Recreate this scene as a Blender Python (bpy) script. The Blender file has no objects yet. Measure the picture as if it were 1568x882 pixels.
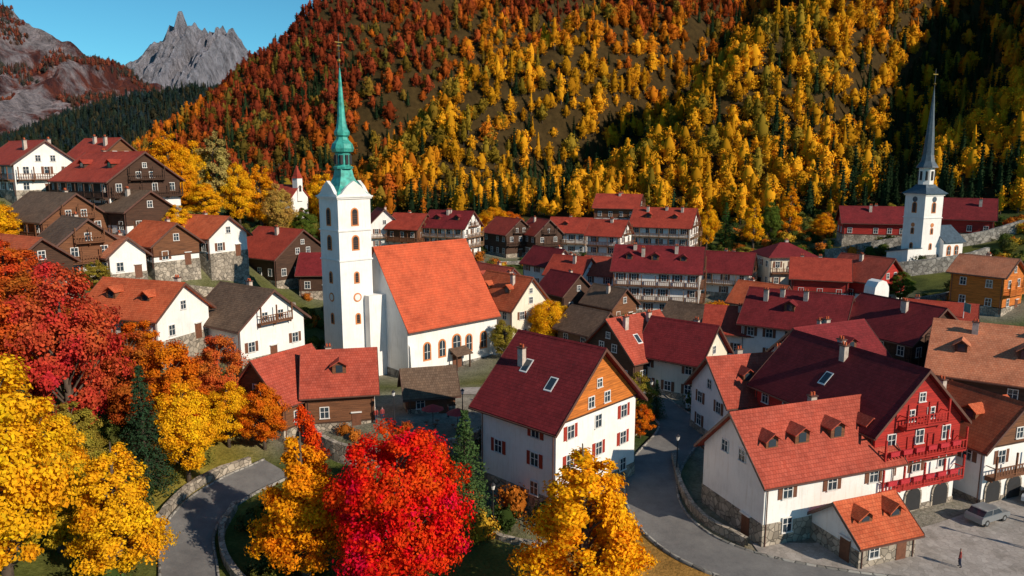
import bpy, math, random, numpy as np
from mathutils import Vector, Matrix
random.seed(7); rng=np.random.default_rng(7)
S=bpy.context.scene; COL=S.collection

# ------------------------------------------------------------------ materials
def newmat(name):
    m=bpy.data.materials.new(name); m.use_nodes=True
    nt=m.node_tree; nt.nodes.clear()
    out=nt.nodes.new('ShaderNodeOutputMaterial'); b=nt.nodes.new('ShaderNodeBsdfPrincipled')
    nt.links.new(b.outputs[0],out.inputs[0])
    return m,nt,b,out
def ramp(nt,stops):
    r=nt.nodes.new('ShaderNodeValToRGB'); e=r.color_ramp.elements
    while len(e)<len(stops): e.new(0.5)
    for i,(p,c) in enumerate(stops):
        e[i].position=p; e[i].color=(*c,1)
    return r
def noise(nt,vec,scale,detail=4,rough=.6):
    n=nt.nodes.new('ShaderNodeTexNoise'); n.inputs['Scale'].default_value=scale
    n.inputs['Detail'].default_value=detail; n.inputs['Roughness'].default_value=rough
    if vec: nt.links.new(vec,n.inputs['Vector'])
    return n
def mix(nt,a,b,fac,mode='MIX'):
    m=nt.nodes.new('ShaderNodeMix'); m.data_type='RGBA'; m.blend_type=mode
    for s,v in ((m.inputs[6],a),(m.inputs[7],b),(m.inputs[0],fac)):
        if isinstance(v,(int,float)): s.default_value=v
        elif isinstance(v,tuple): s.default_value=(*v,1)
        else: nt.links.new(v,s)
    return m.outputs[2]
def objc(nt):
    t=nt.nodes.new('ShaderNodeTexCoord'); return t.outputs['Object']
def bump(nt,b,h,dist,strength=1):
    n=nt.nodes.new('ShaderNodeBump'); n.inputs['Distance'].default_value=dist; n.inputs['Strength'].default_value=strength
    nt.links.new(h,n.inputs['Height']); nt.links.new(n.outputs[0],b.inputs['Normal'])
M={}
def simple(name,c,rough=.8,var=.25,scale=1.2,bmp=0,metal=0):
    m,nt,b,o=newmat(name); v=objc(nt); n=noise(nt,v,scale)
    r=ramp(nt,[(.3,tuple(x*(1-var) for x in c)),(.7,tuple(min(1,x*(1+var*.6)) for x in c))])
    nt.links.new(n.outputs[0],r.inputs[0]); nt.links.new(r.outputs[0],b.inputs['Base Color'])
    b.inputs['Roughness'].default_value=rough; b.inputs['Metallic'].default_value=metal
    if bmp: 
        n2=noise(nt,v,scale*8); bump(nt,b,n2.outputs[0],bmp)
    M[name]=m; return m
def plaster(name,c):
    m,nt,b,o=newmat(name); v=objc(nt)
    n=noise(nt,v,.5,5,.65); r=ramp(nt,[(.3,tuple(x*.88 for x in c)),(.55,c)]); nt.links.new(n.outputs[0],r.inputs[0])
    mp=nt.nodes.new('ShaderNodeMapping'); mp.inputs['Scale'].default_value=(2.5,2.5,.25); nt.links.new(v,mp.inputs[0])
    n2=noise(nt,mp.outputs[0],1.4,4,.7); r2=ramp(nt,[(.3,(.72,.66,.58)),(.48,(1,1,1))]); nt.links.new(n2.outputs[0],r2.inputs[0])
    c2=mix(nt,r.outputs[0],r2.outputs[0],.4,'MULTIPLY'); nt.links.new(c2,b.inputs['Base Color'])
    b.inputs['Roughness'].default_value=.9; n3=noise(nt,v,9); bump(nt,b,n3.outputs[0],.015); M[name]=m
def tiles(name,c,c2):
    m,nt,b,o=newmat(name); v=objc(nt)
    br=nt.nodes.new('ShaderNodeTexBrick'); nt.links.new(v,br.inputs['Vector'])
    br.inputs['Scale'].default_value=1; br.inputs['Brick Width'].default_value=.3; br.inputs['Row Height'].default_value=.27
    br.inputs['Mortar Size'].default_value=.022; br.inputs['Mortar Smooth'].default_value=.8
    br.inputs['Color1'].default_value=(*c,1); br.inputs['Color2'].default_value=(*c2,1); br.inputs['Mortar'].default_value=(*[x*.6 for x in c],1)
    oi=nt.nodes.new('ShaderNodeObjectInfo'); add=nt.nodes.new('ShaderNodeVectorMath'); add.operation='ADD'
    nt.links.new(v,add.inputs[0]); nt.links.new(oi.outputs['Location'],add.inputs[1])
    n=noise(nt,add.outputs[0],.4,6,.7); r=ramp(nt,[(.28,(.60,.56,.55)),(.5,(.95,.95,.95)),(.72,(1.22,1.15,1.08))]); nt.links.new(n.outputs[0],r.inputs[0])
    a=mix(nt,br.outputs[0],r.outputs[0],.9,'MULTIPLY')
    n2=noise(nt,add.outputs[0],2.2,3,.6); r2=ramp(nt,[(.6,(0,0,0)),(.72,(1,1,1))]); nt.links.new(n2.outputs[0],r2.inputs[0])
    fac=nt.nodes.new('ShaderNodeMath'); fac.operation='MULTIPLY'; fac.inputs[1].default_value=.35; nt.links.new(r2.outputs[0],fac.inputs[0])
    a=mix(nt,a,tuple(x*.4+.015 for x in c),fac.outputs[0])
    nt.links.new(a,b.inputs['Base Color']); b.inputs['Roughness'].default_value=.8; b.inputs['Specular IOR Level'].default_value=.25
    bump(nt,b,br.outputs['Fac'],-.03,.6); M[name]=m
def planks(name,c,vert=False):
    m,nt,b,o=newmat(name); v=objc(nt)
    w=nt.nodes.new('ShaderNodeTexWave'); w.wave_type='BANDS'; w.bands_direction='Z'; w.wave_profile='SAW'
    w.inputs['Scale'].default_value=1.3; w.inputs['Distortion'].default_value=.3; nt.links.new(v,w.inputs[0])
    mp=nt.nodes.new('ShaderNodeMapping'); mp.inputs['Scale'].default_value=(.4,.4,5); nt.links.new(v,mp.inputs[0])
    n=noise(nt,mp.outputs[0],1.2,4,.7)
    r=ramp(nt,[(.3,tuple(x*.5 for x in c)),(.7,tuple(x*1.3 for x in c))]); nt.links.new(n.outputs[0],r.inputs[0])
    r2=ramp(nt,[(.0,(.35,.35,.35)),(.12,(1,1,1))]); nt.links.new(w.outputs[0],r2.inputs[0])
    nt.links.new(mix(nt,r.outputs[0],r2.outputs[0],.9,'MULTIPLY'),b.inputs['Base Color'])
    b.inputs['Roughness'].default_value=.8; bump(nt,b,w.outputs[0],.03); M[name]=m
def stone(name,c,scale=1.6,con=1.):
    m,nt,b,o=newmat(name); v=objc(nt)
    vo=nt.nodes.new('ShaderNodeTexVoronoi'); vo.inputs['Scale'].default_value=scale; nt.links.new(v,vo.inputs['Vector'])
    vd=nt.nodes.new('ShaderNodeTexVoronoi'); vd.feature='DISTANCE_TO_EDGE'; vd.inputs['Scale'].default_value=scale; nt.links.new(v,vd.inputs['Vector'])
    bw=nt.nodes.new('ShaderNodeRGBToBW'); nt.links.new(vo.outputs['Color'],bw.inputs[0])
    r=ramp(nt,[(.2,tuple(x*(1-.4*con) for x in c)),(.8,tuple(x*(1+.25*con) for x in c))]); nt.links.new(bw.outputs[0],r.inputs[0])
    r2=ramp(nt,[(.0,(1-.7*con,)*3),(.08,(1,1,1))]); nt.links.new(vd.outputs[0],r2.inputs[0])
    n=noise(nt,v,.6); r3=ramp(nt,[(.3,(.6,.58,.55)),(.65,(1,1,1))]); nt.links.new(n.outputs[0],r3.inputs[0])
    a=mix(nt,r.outputs[0],r2.outputs[0],1.,'MULTIPLY'); a=mix(nt,a,r3.outputs[0],.8,'MULTIPLY')
    nt.links.new(a,b.inputs['Base Color']); b.inputs['Roughness'].default_value=.9; bump(nt,b,r2.outputs[0],.05*con); M[name]=m
plaster('white_plaster',(.84,.82,.79)); plaster('cream_plaster',(.78,.70,.57))
tiles('roof_orange',(.50,.095,.035),(.58,.135,.055)); tiles('roof_church',(.56,.095,.038),(.60,.115,.048))
tiles('roof_red',(.33,.042,.024),(.41,.06,.035)); tiles('roof_brick',(.38,.062,.035),(.46,.09,.055)); tiles('roof_maroon',(.16,.013,.016),(.21,.02,.024))
tiles('roof_tan',(.54,.18,.09),(.62,.24,.13)); tiles('roof_brown',(.12,.075,.05),(.17,.11,.075))
planks('wood_dark',(.075,.035,.02)); planks('wood_brown',(.19,.075,.032)); planks('wood_orange',(.62,.18,.025)); planks('wood_red',(.46,.024,.016)); planks('wood_weathered',(.27,.15,.08))
stone('rubble_stone',(.42,.36,.29)); stone('grey_stone',(.33,.31,.28),1.1)
simple('frame_white',(.75,.73,.7),.5,.1); simple('shutter_brown',(.16,.06,.03),.6,.3,4); simple('shutter_red',(.34,.03,.015),.6,.3,4)
simple('window_surround',(.62,.22,.07),.8,.2,2)
simple('gutter',(.12,.055,.04),.5,.2,2); simple('chimney_plaster',(.5,.42,.36),.9,.3,2); simple('iron',(.03,.03,.035),.4,.1)
simple('copper_green',(.05,.36,.30),.5,.5,1.3,0,.1); simple('slate_blue',(.06,.09,.12),.5,.4,1.5); simple('flowers',(.5,.02,.03),.8,.5,14)
simple('bark',(.10,.07,.05),.9,.4,3,.03); simple('gold',(.6,.35,.08),.3,.1,1,0,.8)
simple('rubber',(.02,.02,.02),.8,.1); simple('awning_red',(.4,.03,.03),.8,.3,2); simple('opening_shade',(.02,.02,.022),.8,.2)  # last material: near-black panels paint the shade inside arches and belfry openings
m,nt,b,o=newmat('window_glass'); b.inputs['Base Color'].default_value=(.03,.045,.06,1); b.inputs['Roughness'].default_value=.08; M['window_glass']=m
for nm,c in (('car_white',(.7,.7,.7)),('car_grey',(.2,.21,.22)),('car_red',(.4,.03,.02)),('car_blue',(.03,.07,.18))):
    simple(nm,c,.3,.03)
    M[nm].node_tree.nodes['Principled BSDF'].inputs['Coat Weight'].default_value=.6
m,nt,b,o=newmat('asphalt'); v=objc(nt); n=noise(nt,v,.35,5,.7); r=ramp(nt,[(.3,(.12,.115,.115)),(.7,(.22,.21,.20))]); nt.links.new(n.outputs[0],r.inputs[0])
n2=noise(nt,v,6,4,.8); r2=ramp(nt,[(.35,(.75,.75,.75)),(.6,(1,1,1))]); nt.links.new(n2.outputs[0],r2.inputs[0])
nt.links.new(mix(nt,r.outputs[0],r2.outputs[0],.7,'MULTIPLY'),b.inputs['Base Color']); b.inputs['Roughness'].default_value=.85; bump(nt,b,n2.outputs[0],.02); M['asphalt']=m
stone('paving',(.40,.36,.33),2.2,.35)

def leafmat(name,kind):
    m,nt,b,out=newmat(name); nt.nodes.remove(b)
    a=nt.nodes.new('ShaderNodeAttribute' if kind=='INST' else 'ShaderNodeObjectInfo')
    if kind=='INST': a.attribute_type='INSTANCER'; a.attribute_name='tint'
    base=a.outputs['Color']
    at=nt.nodes.new('ShaderNodeAttribute'); at.attribute_name='leafrnd'
    hs=nt.nodes.new('ShaderNodeHueSaturation'); nt.links.new(base,hs.inputs['Color'])
    mr=nt.nodes.new('ShaderNodeMapRange'); mr.inputs[3].default_value=.68; mr.inputs[4].default_value=1.28; nt.links.new(at.outputs['Fac'],mr.inputs[0]); nt.links.new(mr.outputs[0],hs.inputs['Value'])
    if kind!='INST':
        n=noise(nt,objc(nt),.45,2,.6); mr2=nt.nodes.new('ShaderNodeMapRange'); mr2.inputs[1].default_value=.3; mr2.inputs[2].default_value=.7; mr2.inputs[3].default_value=.485; mr2.inputs[4].default_value=.52
        nt.links.new(n.outputs[0],mr2.inputs[0]); nt.links.new(mr2.outputs[0],hs.inputs['Hue'])
    d=nt.nodes.new('ShaderNodeBsdfDiffuse'); nt.links.new(hs.outputs[0],d.inputs[0])
    if kind=='INST': nt.links.new(d.outputs[0],out.inputs[0])
    else:
        tr=nt.nodes.new('ShaderNodeBsdfTranslucent'); nt.links.new(hs.outputs[0],tr.inputs[0])
        ms=nt.nodes.new('ShaderNodeMixShader'); ms.inputs[0].default_value=.3; nt.links.new(d.outputs[0],ms.inputs[1]); nt.links.new(tr.outputs[0],ms.inputs[2]); nt.links.new(ms.outputs[0],out.inputs[0])
    M[name]=m
leafmat('leaves','OBJ'); leafmat('forest_leaves','INST')

# ------------------------------------------------------------------ mesh builder
class MB:
    def __init__(s): s.v=[]; s.f=[]; s.m=[]; s.ms=[]
    def mi(s,n):
        if n not in s.ms: s.ms.append(n)
        return s.ms.index(n)
    def add(s,vs,fs,mat):
        o=len(s.v); s.v+=[tuple(p) for p in vs]; k=s.mi(mat)
        for f in fs: s.f.append([i+o for i in f]); s.m.append(k)
    def box(s,x0,x1,y0,y1,z0,z1,mat):
        s.add([(x0,y0,z0),(x1,y0,z0),(x1,y1,z0),(x0,y1,z0),(x0,y0,z1),(x1,y0,z1),(x1,y1,z1),(x0,y1,z1)],
              [(0,3,2,1),(4,5,6,7),(0,1,5,4),(1,2,6,5),(2,3,7,6),(3,0,4,7)],mat)
    def prism(s,prof,axis,a0,a1,mat):
        n=len(prof)
        if axis=='x': vs=[(a0,p,z) for p,z in prof]+[(a1,p,z) for p,z in prof]
        else: vs=[(p,a0,z) for p,z in prof]+[(p,a1,z) for p,z in prof]
        fs=[list(range(n)),list(range(2*n-1,n-1,-1))]+[(i,i+n,(i+1)%n+n,(i+1)%n) for i in range(n)]
        s.add(vs,fs,mat)
    def cyl(s,p,q,r0,r1,mat,n=8,cap=True):
        p=Vector(p);q=Vector(q);d=(q-p).normalized(); u=d.orthogonal().normalized(); w=d.cross(u)
        vs=[p+(u*math.cos(2*math.pi*i/n)+w*math.sin(2*math.pi*i/n))*r0 for i in range(n)]+[q+(u*math.cos(2*math.pi*i/n)+w*math.sin(2*math.pi*i/n))*r1 for i in range(n)]
        fs=[(i,(i+1)%n,(i+1)%n+n,i+n) for i in range(n)]
        if cap: fs+=[list(range(n-1,-1,-1)),list(range(n,2*n))]
        s.add(vs,fs,mat)
    def lathe(s,prof,n,mat,cx=0,cy=0,rot=0):
        vs=[];fs=[]
        for r,z in prof:
            for i in range(n):
                a=2*math.pi*(i+.5)/n+rot; vs.append((cx+r*math.cos(a),cy+r*math.sin(a),z))
        for k in range(len(prof)-1):
            for i in range(n):
                fs.append((k*n+i,k*n+(i+1)%n,(k+1)*n+(i+1)%n,(k+1)*n+i))
        s.add(vs,fs,mat)
    def sp(s,side,D,ss,e,z):
        t,n=side; d=D+e
        return (t[0]*ss+n[0]*d,t[1]*ss+n[1]*d,z)
    def sbox(s,side,D,c,w,z,h,e0,e1,mat):
        P=lambda a,e,zz:s.sp(side,D,a,e,zz)
        a0,a1=c-w/2,c+w/2
        s.add([P(a0,e0,z),P(a1,e0,z),P(a1,e1,z),P(a0,e1,z),P(a0,e0,z+h),P(a1,e0,z+h),P(a1,e1,z+h),P(a0,e1,z+h)],
              [(0,3,2,1),(4,5,6,7),(0,1,5,4),(1,2,6,5),(2,3,7,6),(3,0,4,7)],mat)
    def sarch(s,side,D,c,w,z,h,e0,e1,mat):
        pts=[(c-w/2,z),(c+w/2,z)]
        for i in range(9):
            a=math.pi*i/8; pts.append((c+w/2*math.cos(a),z+h-w/2+w/2*math.sin(a)))
        n=len(pts); vs=[s.sp(side,D,a,e1,zz) for a,zz in pts]+[s.sp(side,D,a,e0,zz) for a,zz in pts]
        s.add(vs,[list(range(n))]+[(i,i+n,(i+1)%n+n,(i+1)%n) for i in range(n)],mat)
    def obj(s,name,parent=None,smooth=False):
        me=bpy.data.meshes.new(name); me.from_pydata(s.v,[],s.f)
        for n in s.ms: me.materials.append(M[n])
        me.polygons.foreach_set('material_index',s.m)
        if smooth: me.polygons.foreach_set('use_smooth',[True]*len(s.f))
        me.update(); o=bpy.data.objects.new(name,me); COL.objects.link(o)
        if parent: o.parent=parent
        return o
SD={'-y':((1,0),(0,-1)),'+y':((-1,0),(0,1)),'+x':((0,1),(1,0)),'-x':((0,-1),(-1,0))}
def empty(name,x,y,z,yaw=0):
    e=bpy.data.objects.new(name,None); COL.objects.link(e); e.location=(x,y,z); e.rotation_euler=(0,0,math.radians(yaw)); return e

def window(mb,side,D,c,z,w=.95,h=1.25,off=0,shut='shutter_brown'):
    a=off
    mb.sbox(side,D,c,w,z,h,a,a+.03,'window_glass')
    f=.09
    mb.sbox(side,D,c-w/2-f/2,f,z-f,h+2*f,a,a+.09,'frame_white'); mb.sbox(side,D,c+w/2+f/2,f,z-f,h+2*f,a,a+.09,'frame_white')
    mb.sbox(side,D,c,w,z+h,f,a,a+.088,'frame_white'); mb.sbox(side,D,c,w+.3,z-f-.02,f,a,a+.16,'frame_white')
    mb.sbox(side,D,c,.06,z,h,a+.03,a+.06,'frame_white'); mb.sbox(side,D,c,w,z+h*.55,.05,a+.03,a+.058,'frame_white')
    if shut:
        for sg in (-1,1): mb.sbox(side,D,c+sg*(w/2+f+w*.25),w*.48,z-.05,h+.1,a,a+.06,shut)
def balcony(mb,side,D,ln,z,wood='wood_brown',dep=1.2,flow=False,off=0):
    mb.sbox(side,D,0,ln,z-.18,.16,off,dep,wood)
    mb.sbox(side,D,0,ln,z+.95,.09,dep-.1,dep,wood); mb.sbox(side,D,0,ln,z+.1,.08,dep-.09,dep-.01,wood)
    n=int(ln/.4)
    for i in range(n+1):
        mb.sbox(side,D,-ln/2+.05+i*(ln-.1)/n,.13,z+.18,.77,dep-.07,dep-.03,wood)
    for i in range(int(ln/3)+2):
        k=-ln/2+.08+i*(ln-.16)/(int(ln/3)+1)
        mb.sbox(side,D,k,.16,z+.0,2.3,dep-.13,dep+.02,wood); mb.sbox(side,D,k,.14,z-.5,.32,off,dep*.7,wood)
    for sg in (-1,1): mb.sbox(side,D,sg*(ln/2-.05),.08,z+.95,.08,off,dep-.1,wood)
    if flow:
        for i in range(int(ln/1.6)):
            mb.sbox(side,D,-ln/2+1+i*1.6,1.1,z+.7,.42,dep,dep+.25,'flowers')

HOUSES=[]
def house(name,x,y,z,W,L,hw,hr,yaw,roof='roof_red',style='plaster',balc=(),dorm=0,chim=1,shut='shutter_brown',ov=.75,hip=0,levels=1,sky=0,arcade=(),wall='white_plaster',flow=False,stonebase=1.0,h1=None,woodm=None,dside=None,sparse=.08,gap=2.7):
    HOUSES.append((x,y,z,max(W,L)/2))
    R=random.Random(int(x*13+y*7)); e=empty(name,x,y,z,yaw)
    wood={'wood':'wood_dark','mix':'wood_brown','gable':'wood_brown','red':'wood_red','plaster':'wood_brown'}[style]
    if woodm: wood=woodm
    k=hr/(W/2); rz=lambda p:hw+hr-abs(p)*k
    wl=MB(); hW=W/2; hx=L/2
    if hip: prof=[(-hW,-6),(hW,-6),(hW,hw),(-hW,hw)]
    else: prof=[(-hW,-6),(hW,-6),(hW,hw),(0,hw+hr),(-hW,hw)]
    wl.prism(prof,'x',-hx,hx,wall)
    if stonebase>0:
        q=.07; wl.box(-hx-q,hx+q,-hW-q,hW+q,-6.1,stonebase,'rubble_stone')
    hsplit=None
    if style in('wood','red'): hsplit=stonebase+.2 if h1 is None else h1
    elif style=='mix': hsplit=hw*.5 if h1 is None else h1
    elif style=='gable': hsplit=hw-.1
    if hsplit is not None and not hip:
        q=.06
        wl.prism([(-hW-q,hsplit),(hW+q,hsplit),(hW+q,max(hsplit+.02,rz(hW+q)-.02)),(0,hw+hr-.02),(-hW-q,max(hsplit+.02,rz(hW+q)-.02))],'x',-hx-q,hx+q,wood)
        wl.box(-hx-q-.05,hx+q+.05,-hW-q-.05,hW+q+.05,hsplit-.16,hsplit,'wood_dark')
    elif hsplit is not None: wl.box(-hx-.06,hx+.06,-hW-.06,hW+.06,hsplit,hw-.02,wood)
    wl.obj('walls',e)
    rf=MB(); t=.2; yo=hW+ov; zo=rz(yo)+.03; ox=hx+ov*.9; zr=hw+hr+.03
    if hip:
        pts=[(-ox,-yo,zo),(ox,-yo,zo),(ox,yo,zo),(-ox,yo,zo),(-ox,-yo,zo+t),(ox,-yo,zo+t),(ox,yo,zo+t),(-ox,yo,zo+t),(-(hx-hW*.9),0,zr+t),((hx-hW*.9),0,zr+t)]
        rf.add(pts,[(0,3,2,1),(0,1,5,4),(1,2,6,5),(2,3,7,6),(3,0,4,7),(4,5,9,8),(6,7,8,9),(5,6,9),(7,4,8)],roof)
    else:
        rf.prism([(-yo,zo),(-yo,zo+t),(0,zr+t),(yo,zo+t),(yo,zo),(0,zr)],'x',-ox,ox,roof)
        rf.prism([(-.16,zr+t-.1),(0,zr+t+.1),(.16,zr+t-.1)],'x',-ox-.02,ox+.02,roof)
        for sx in (-1,1):
            a,b_=(ox+.0,ox+.05) if sx>0 else (-ox-.05,-ox)
            rf.prism([(-yo-.03,zo-.08),(-yo-.03,zo+t+.05),(0,zr+t+.05),(yo+.03,zo+t+.05),(yo+.03,zo-.08),(0,zr-.08)],'x',a,b_,'gutter')
    for sg in (-1,1): rf.box(-ox,ox,min(sg*yo,sg*(yo+.14)),max(sg*yo,sg*(yo+.14)),zo-.04,zo+.09,'gutter')
    nr=int(L/1.1)
    for sg in(-1,1):
        for i in range(nr+1):
            xx=-hx+.1+i*(L-.2)/nr
            rf.box(xx-.06,xx+.06,min(sg*hW,sg*(yo-.05)),max(sg*hW,sg*(yo-.05)),zo-.14,zo-.0,'wood_dark')
    for sx in (-1,1):   # downpipes
        rf.cyl((sx*(hx-.25),-hW-.12,0),(sx*(hx-.25),-hW-.12,zo),.06,.06,'gutter',6); rf.cyl((sx*(hx-.25),hW+.12,0),(sx*(hx-.25),hW+.12,zo),.06,.06,'gutter',6)
    rf.obj('roof',e)
    if dorm:
        dm=MB(); sides=[1,-1] if dside is None else [dside]
        for sg in sides:
            for i in range(dorm):
                dx=-hx+L*(i+.5+R.uniform(-.12,.12))/dorm; yf=hW*.62; z0=rz(yf)+t; 
                dh=min(1.1,hr*.3)*R.uniform(.75,1.05); ap=dh+.5; yb=max(0.05,yf-(ap)/k); w=R.uniform(.6,.85)
                a,b_=sg*yb,sg*yf
                dm.prism([(dx-w,z0-.3),(dx+w,z0-.3),(dx+w,z0+dh),(dx,z0+ap),(dx-w,z0+dh)],'y',min(a,b_),max(a,b_),wood)
                a2,b2=sg*yb,sg*(yf+.35); kk=(ap-dh)/w; e0=w+.3
                dm.prism([(dx-e0,z0+dh-.3*kk+.02),(dx-e0,z0+dh-.3*kk+.14),(dx,z0+ap+.14),(dx+e0,z0+dh-.3*kk+.14),(dx+e0,z0+dh-.3*kk+.02),(dx,z0+ap+.02)],'y',min(a2,b2),max(a2,b2),roof)
                dm.box(dx-.4,dx+.4,min(sg*yf,sg*(yf+.03)),max(sg*yf,sg*(yf+.03)),z0+.15,z0+dh,'window_glass')
        dm.obj('dormers',e)
    cm=MB()
    for i in range(chim):
        cx=R.uniform(-.35,.35)*L; cy=R.choice([-1,1])*R.uniform(.1,.45)*hW; zt=min(hw+hr+.5,rz(cy)+1.9)
        cm.box(cx-.35,cx+.35,cy-.28,cy+.28,rz(cy)-.3,zt,'chimney_plaster'); cm.box(cx-.45,cx+.45,cy-.37,cy+.37,zt,zt+.12,'gutter'); 
        for q in(-.18,.18): cm.cyl((cx+q,cy,zt+.12),(cx+q,cy,zt+.45),.12,.1,'roof_orange',8)
    for i in range(sky):
        for sg in ([dside] if dside else (1,-1)):
            cx=-hx+L*(i+.5)/sky+ (-.5 if i%2 else .4); cy=hW*(.45 if i%2 else .6)
            def rp(px,py,dz): return (px,sg*py,rz(py)+t+.03+dz)
            for (w,l,dz,mt) in ((.5,.75,.06,'frame_white'),(.38,.62,.08,'window_glass')):
                vs=[rp(cx-w,cy-l*.8,dz),rp(cx+w,cy-l*.8,dz),rp(cx+w,cy+l*.8,dz),rp(cx-w,cy+l*.8,dz)]+[rp(cx-w,cy-l*.8,-.03),rp(cx+w,cy-l*.8,-.03),rp(cx+w,cy+l*.8,-.03),rp(cx-w,cy+l*.8,-.03)]
                cm.add(vs,[(0,1,2,3),(0,1,5,4),(1,2,6,5),(2,3,7,6),(3,0,4,7)],mt)
    if cm.v: cm.obj('chimneys',e)
    wn=MB(); ns=max(1,int((hw-.3)/2.7)); sh=(hw-.2)/ns
    for sd,(tt,nn) in SD.items():
        side=(tt,nn); ln=L if sd in('-y','+y') else W; D=hW if sd in('-y','+y') else hx
        n=max(2,int((ln-1)/gap)); 
        for f in range(ns):
            zb=f*sh+sh*.34+.1
            if f==0 and sd in arcade: continue
            for i in range(n):
                c=-ln/2+ln*(i+.5)/n+R.uniform(-.15,.15)
                off=.06 if (hsplit is not None and zb>hsplit-.3) else (.08 if zb<stonebase else 0)
                if f==0 and i==n//2 and sd in('-y','-x'):
                    wn.sbox(side,D,c,1.1,.05,2.1,.0,.12,'shutter_brown'); wn.sbox(side,D,c,1.3,2.15,.12,0,.3,'frame_white'); continue
                if R.random()<sparse: continue
                window(wn,side,D,c,zb,.95,min(1.3,sh*.45),off,shut if shut and off==0 and R.random()<.8 else None)
        if sd in('+x','-x') and hr>2.4 and not hip:
            off=.06 if hsplit is not None else 0
            cs=[-1.3,1.3] if W>9 else [0]
            for c in cs: window(wn,side,D,c,hw+.35,.85,1.05,off,None)
            if hr>4.6: window(wn,side,D,0,hw+2.2,.7,.8,off,None)
        if sd in arcade:
            na=int(ln/3)
            for i in range(na):
                c=-ln/2+ln*(i+.5)/na
                wn.sarch(side,D,c,2.3,.0,2.6,.07,.13,'rubble_stone'); wn.sarch(side,D,c,1.9,.0,2.35,.13,.16,'opening_shade')
    wn.obj('windows',e)
    if balc:
        bl=MB()
        for sd in balc:
            side=SD[sd]; ln=L if sd in('-y','+y') else W; D=hW if sd in('-y','+y') else hx
            for l in range(levels):
                zz=(ns-1-l)*sh+.12
                if zz<1.5: continue
                bw='wood_weathered' if (style=='plaster' and R.random()<.5) else (wood if style!='plaster' else 'wood_brown')
                balcony(bl,side,D,ln-.3,zz,bw,1.15,flow,.07)
            if levels>1 and sd in('+x','-x') and hr>3: balcony(bl,side,D,W*.5,hw+.1,wood if style!='plaster' else 'wood_brown',1.0,False,.07)
        if bl.v: bl.obj('balconies',e)
    return e

# ------------------------------------------------------------------ buildings (world metres)
house('white_gabled_house',5.0,74.7,1.8,13.0,10.2,9,6.0,136,'roof_maroon','gable',woodm='wood_orange',sky=2,dside=1,stonebase=1.3,ov=.95,shut='shutter_red',gap=3.2)
house('white_inn',27.8,68.3,1,9.2,15,6.6,4.4,20,'roof_brick',dorm=4,dside=-1,stonebase=2.2,chim=1,gap=3.6,sparse=.2)
house('annex_house',31.3,61.6,1,5.6,6.2,2.4,2.2,20,'roof_orange',dorm=2,dside=-1,chim=0,stonebase=1.6,ov=.5,sparse=.5)
house('red_balcony_house',36.4,76.4,1.2,11,17,9.0,5.2,111,'roof_maroon','red',balc=('-x',),levels=2,h1=5,stonebase=.5,arcade=('-x',),chim=2,flow=True,sky=1,dside=1)
house('arcaded_house',48.5,77.5,1.4,9,14,6,3.8,111,'roof_orange','gable',balc=('-x','-y'),arcade=('-x','-y'),stonebase=.4,dorm=2)
house('stone_base_house',29.5,87,2,8.5,12,6,4,15,'roof_brick',dorm=2,chim=2)
house('cream_house',25,105,2,9,9.5,6,4.2,140,'roof_maroon',wall='cream_plaster')
house('timber_chalet',18.3,109,2.5,10,10.5,5,4.8,38,'roof_brick','wood',chim=2,sky=2)
house('balcony_chalet',47,119,3,11,15,6.5,4.6,146,'roof_maroon','plaster',balc=('-x',),chim=3,dorm=1)
house('dark_timber_chalet',59,110,3.5,12,13,6.5,4.3,116,'roof_maroon','wood',balc=('-x','+y'),levels=2,chim=2)
house('large_timber_chalet',63,93,2,14,14,7,5.2,146,'roof_tan','wood',balc=('-x',),levels=2,arcade=('-x',),h1=3.2,dorm=2,chim=2)
house('maroon_roof_house',43.5,99,2,10,12,6.5,4.6,25,'roof_maroon',chim=2,dorm=1)
house('small_red_roof_house',38.5,123,2.5,8,10,5,3.3,160,'roof_red',dorm=1)
house('long_balcony_chalet',32,160,3,11.5,18,9.6,4.4,164,'roof_maroon','plaster',balc=('+y','-x'),levels=3,dorm=3,chim=3)
house('narrow_chalet',25.5,193,8.4,8.5,9,8.5,3.3,152,'roof_red','plaster',balc=('+y','-x'),levels=2)
house('terrace_chalet',44,213,8.5,11.5,17,9,4.6,155,'roof_red','plaster',balc=('+y','-x'),levels=3,dorm=2,chim=3)
house('hilltop_chalet',32.6,226,14,9.5,13,8,3.5,160,'roof_red','mix',balc=('+y','-x'),levels=2,chim=2,h1=5)
house('brown_gable_chalet',-1,224,7.5,10,12,7,4,125,'roof_red','wood',balc=('-x',),levels=2)
house('brown_gable_chalet',8.5,221,7.5,9,10,7,4,118,'roof_red','mix',balc=('-x',),levels=2,woodm='wood_dark',h1=3)
house('row_house',18,223,8,9,12,7,3.6,158,'roof_red','plaster',balc=('+y',),levels=2,dorm=1)
house('row_house',-38,215,10.5,9,9,7,4.4,112,'roof_red','plaster',balc=('-x',))
house('row_house',-29,212,9.5,9,10,7.5,3.6,155,'roof_red','mix',balc=('+y','-x'),levels=2,chim=2)
house('row_house',-17,210,9,10,13,8.5,4,155,'roof_maroon','plaster',balc=('+y','-x'),levels=3,dorm=2,chim=2)
house('village_house',50.7,172,4.5,8.5,11,6,3.8,155,'roof_maroon','plaster',balc=('-x','+y'),levels=2,chim=2)
house('hipped_roof_house',63.5,172,6.5,9.5,10.5,7.6,2.4,5,'roof_maroon',hip=1,balc=('-y',),levels=2,wall='cream_plaster')
house('red_timber_house',66,157,5.8,9,11,5.5,3.4,160,'roof_red','red',balc=('+y',),h1=2.6,chim=2)
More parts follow.
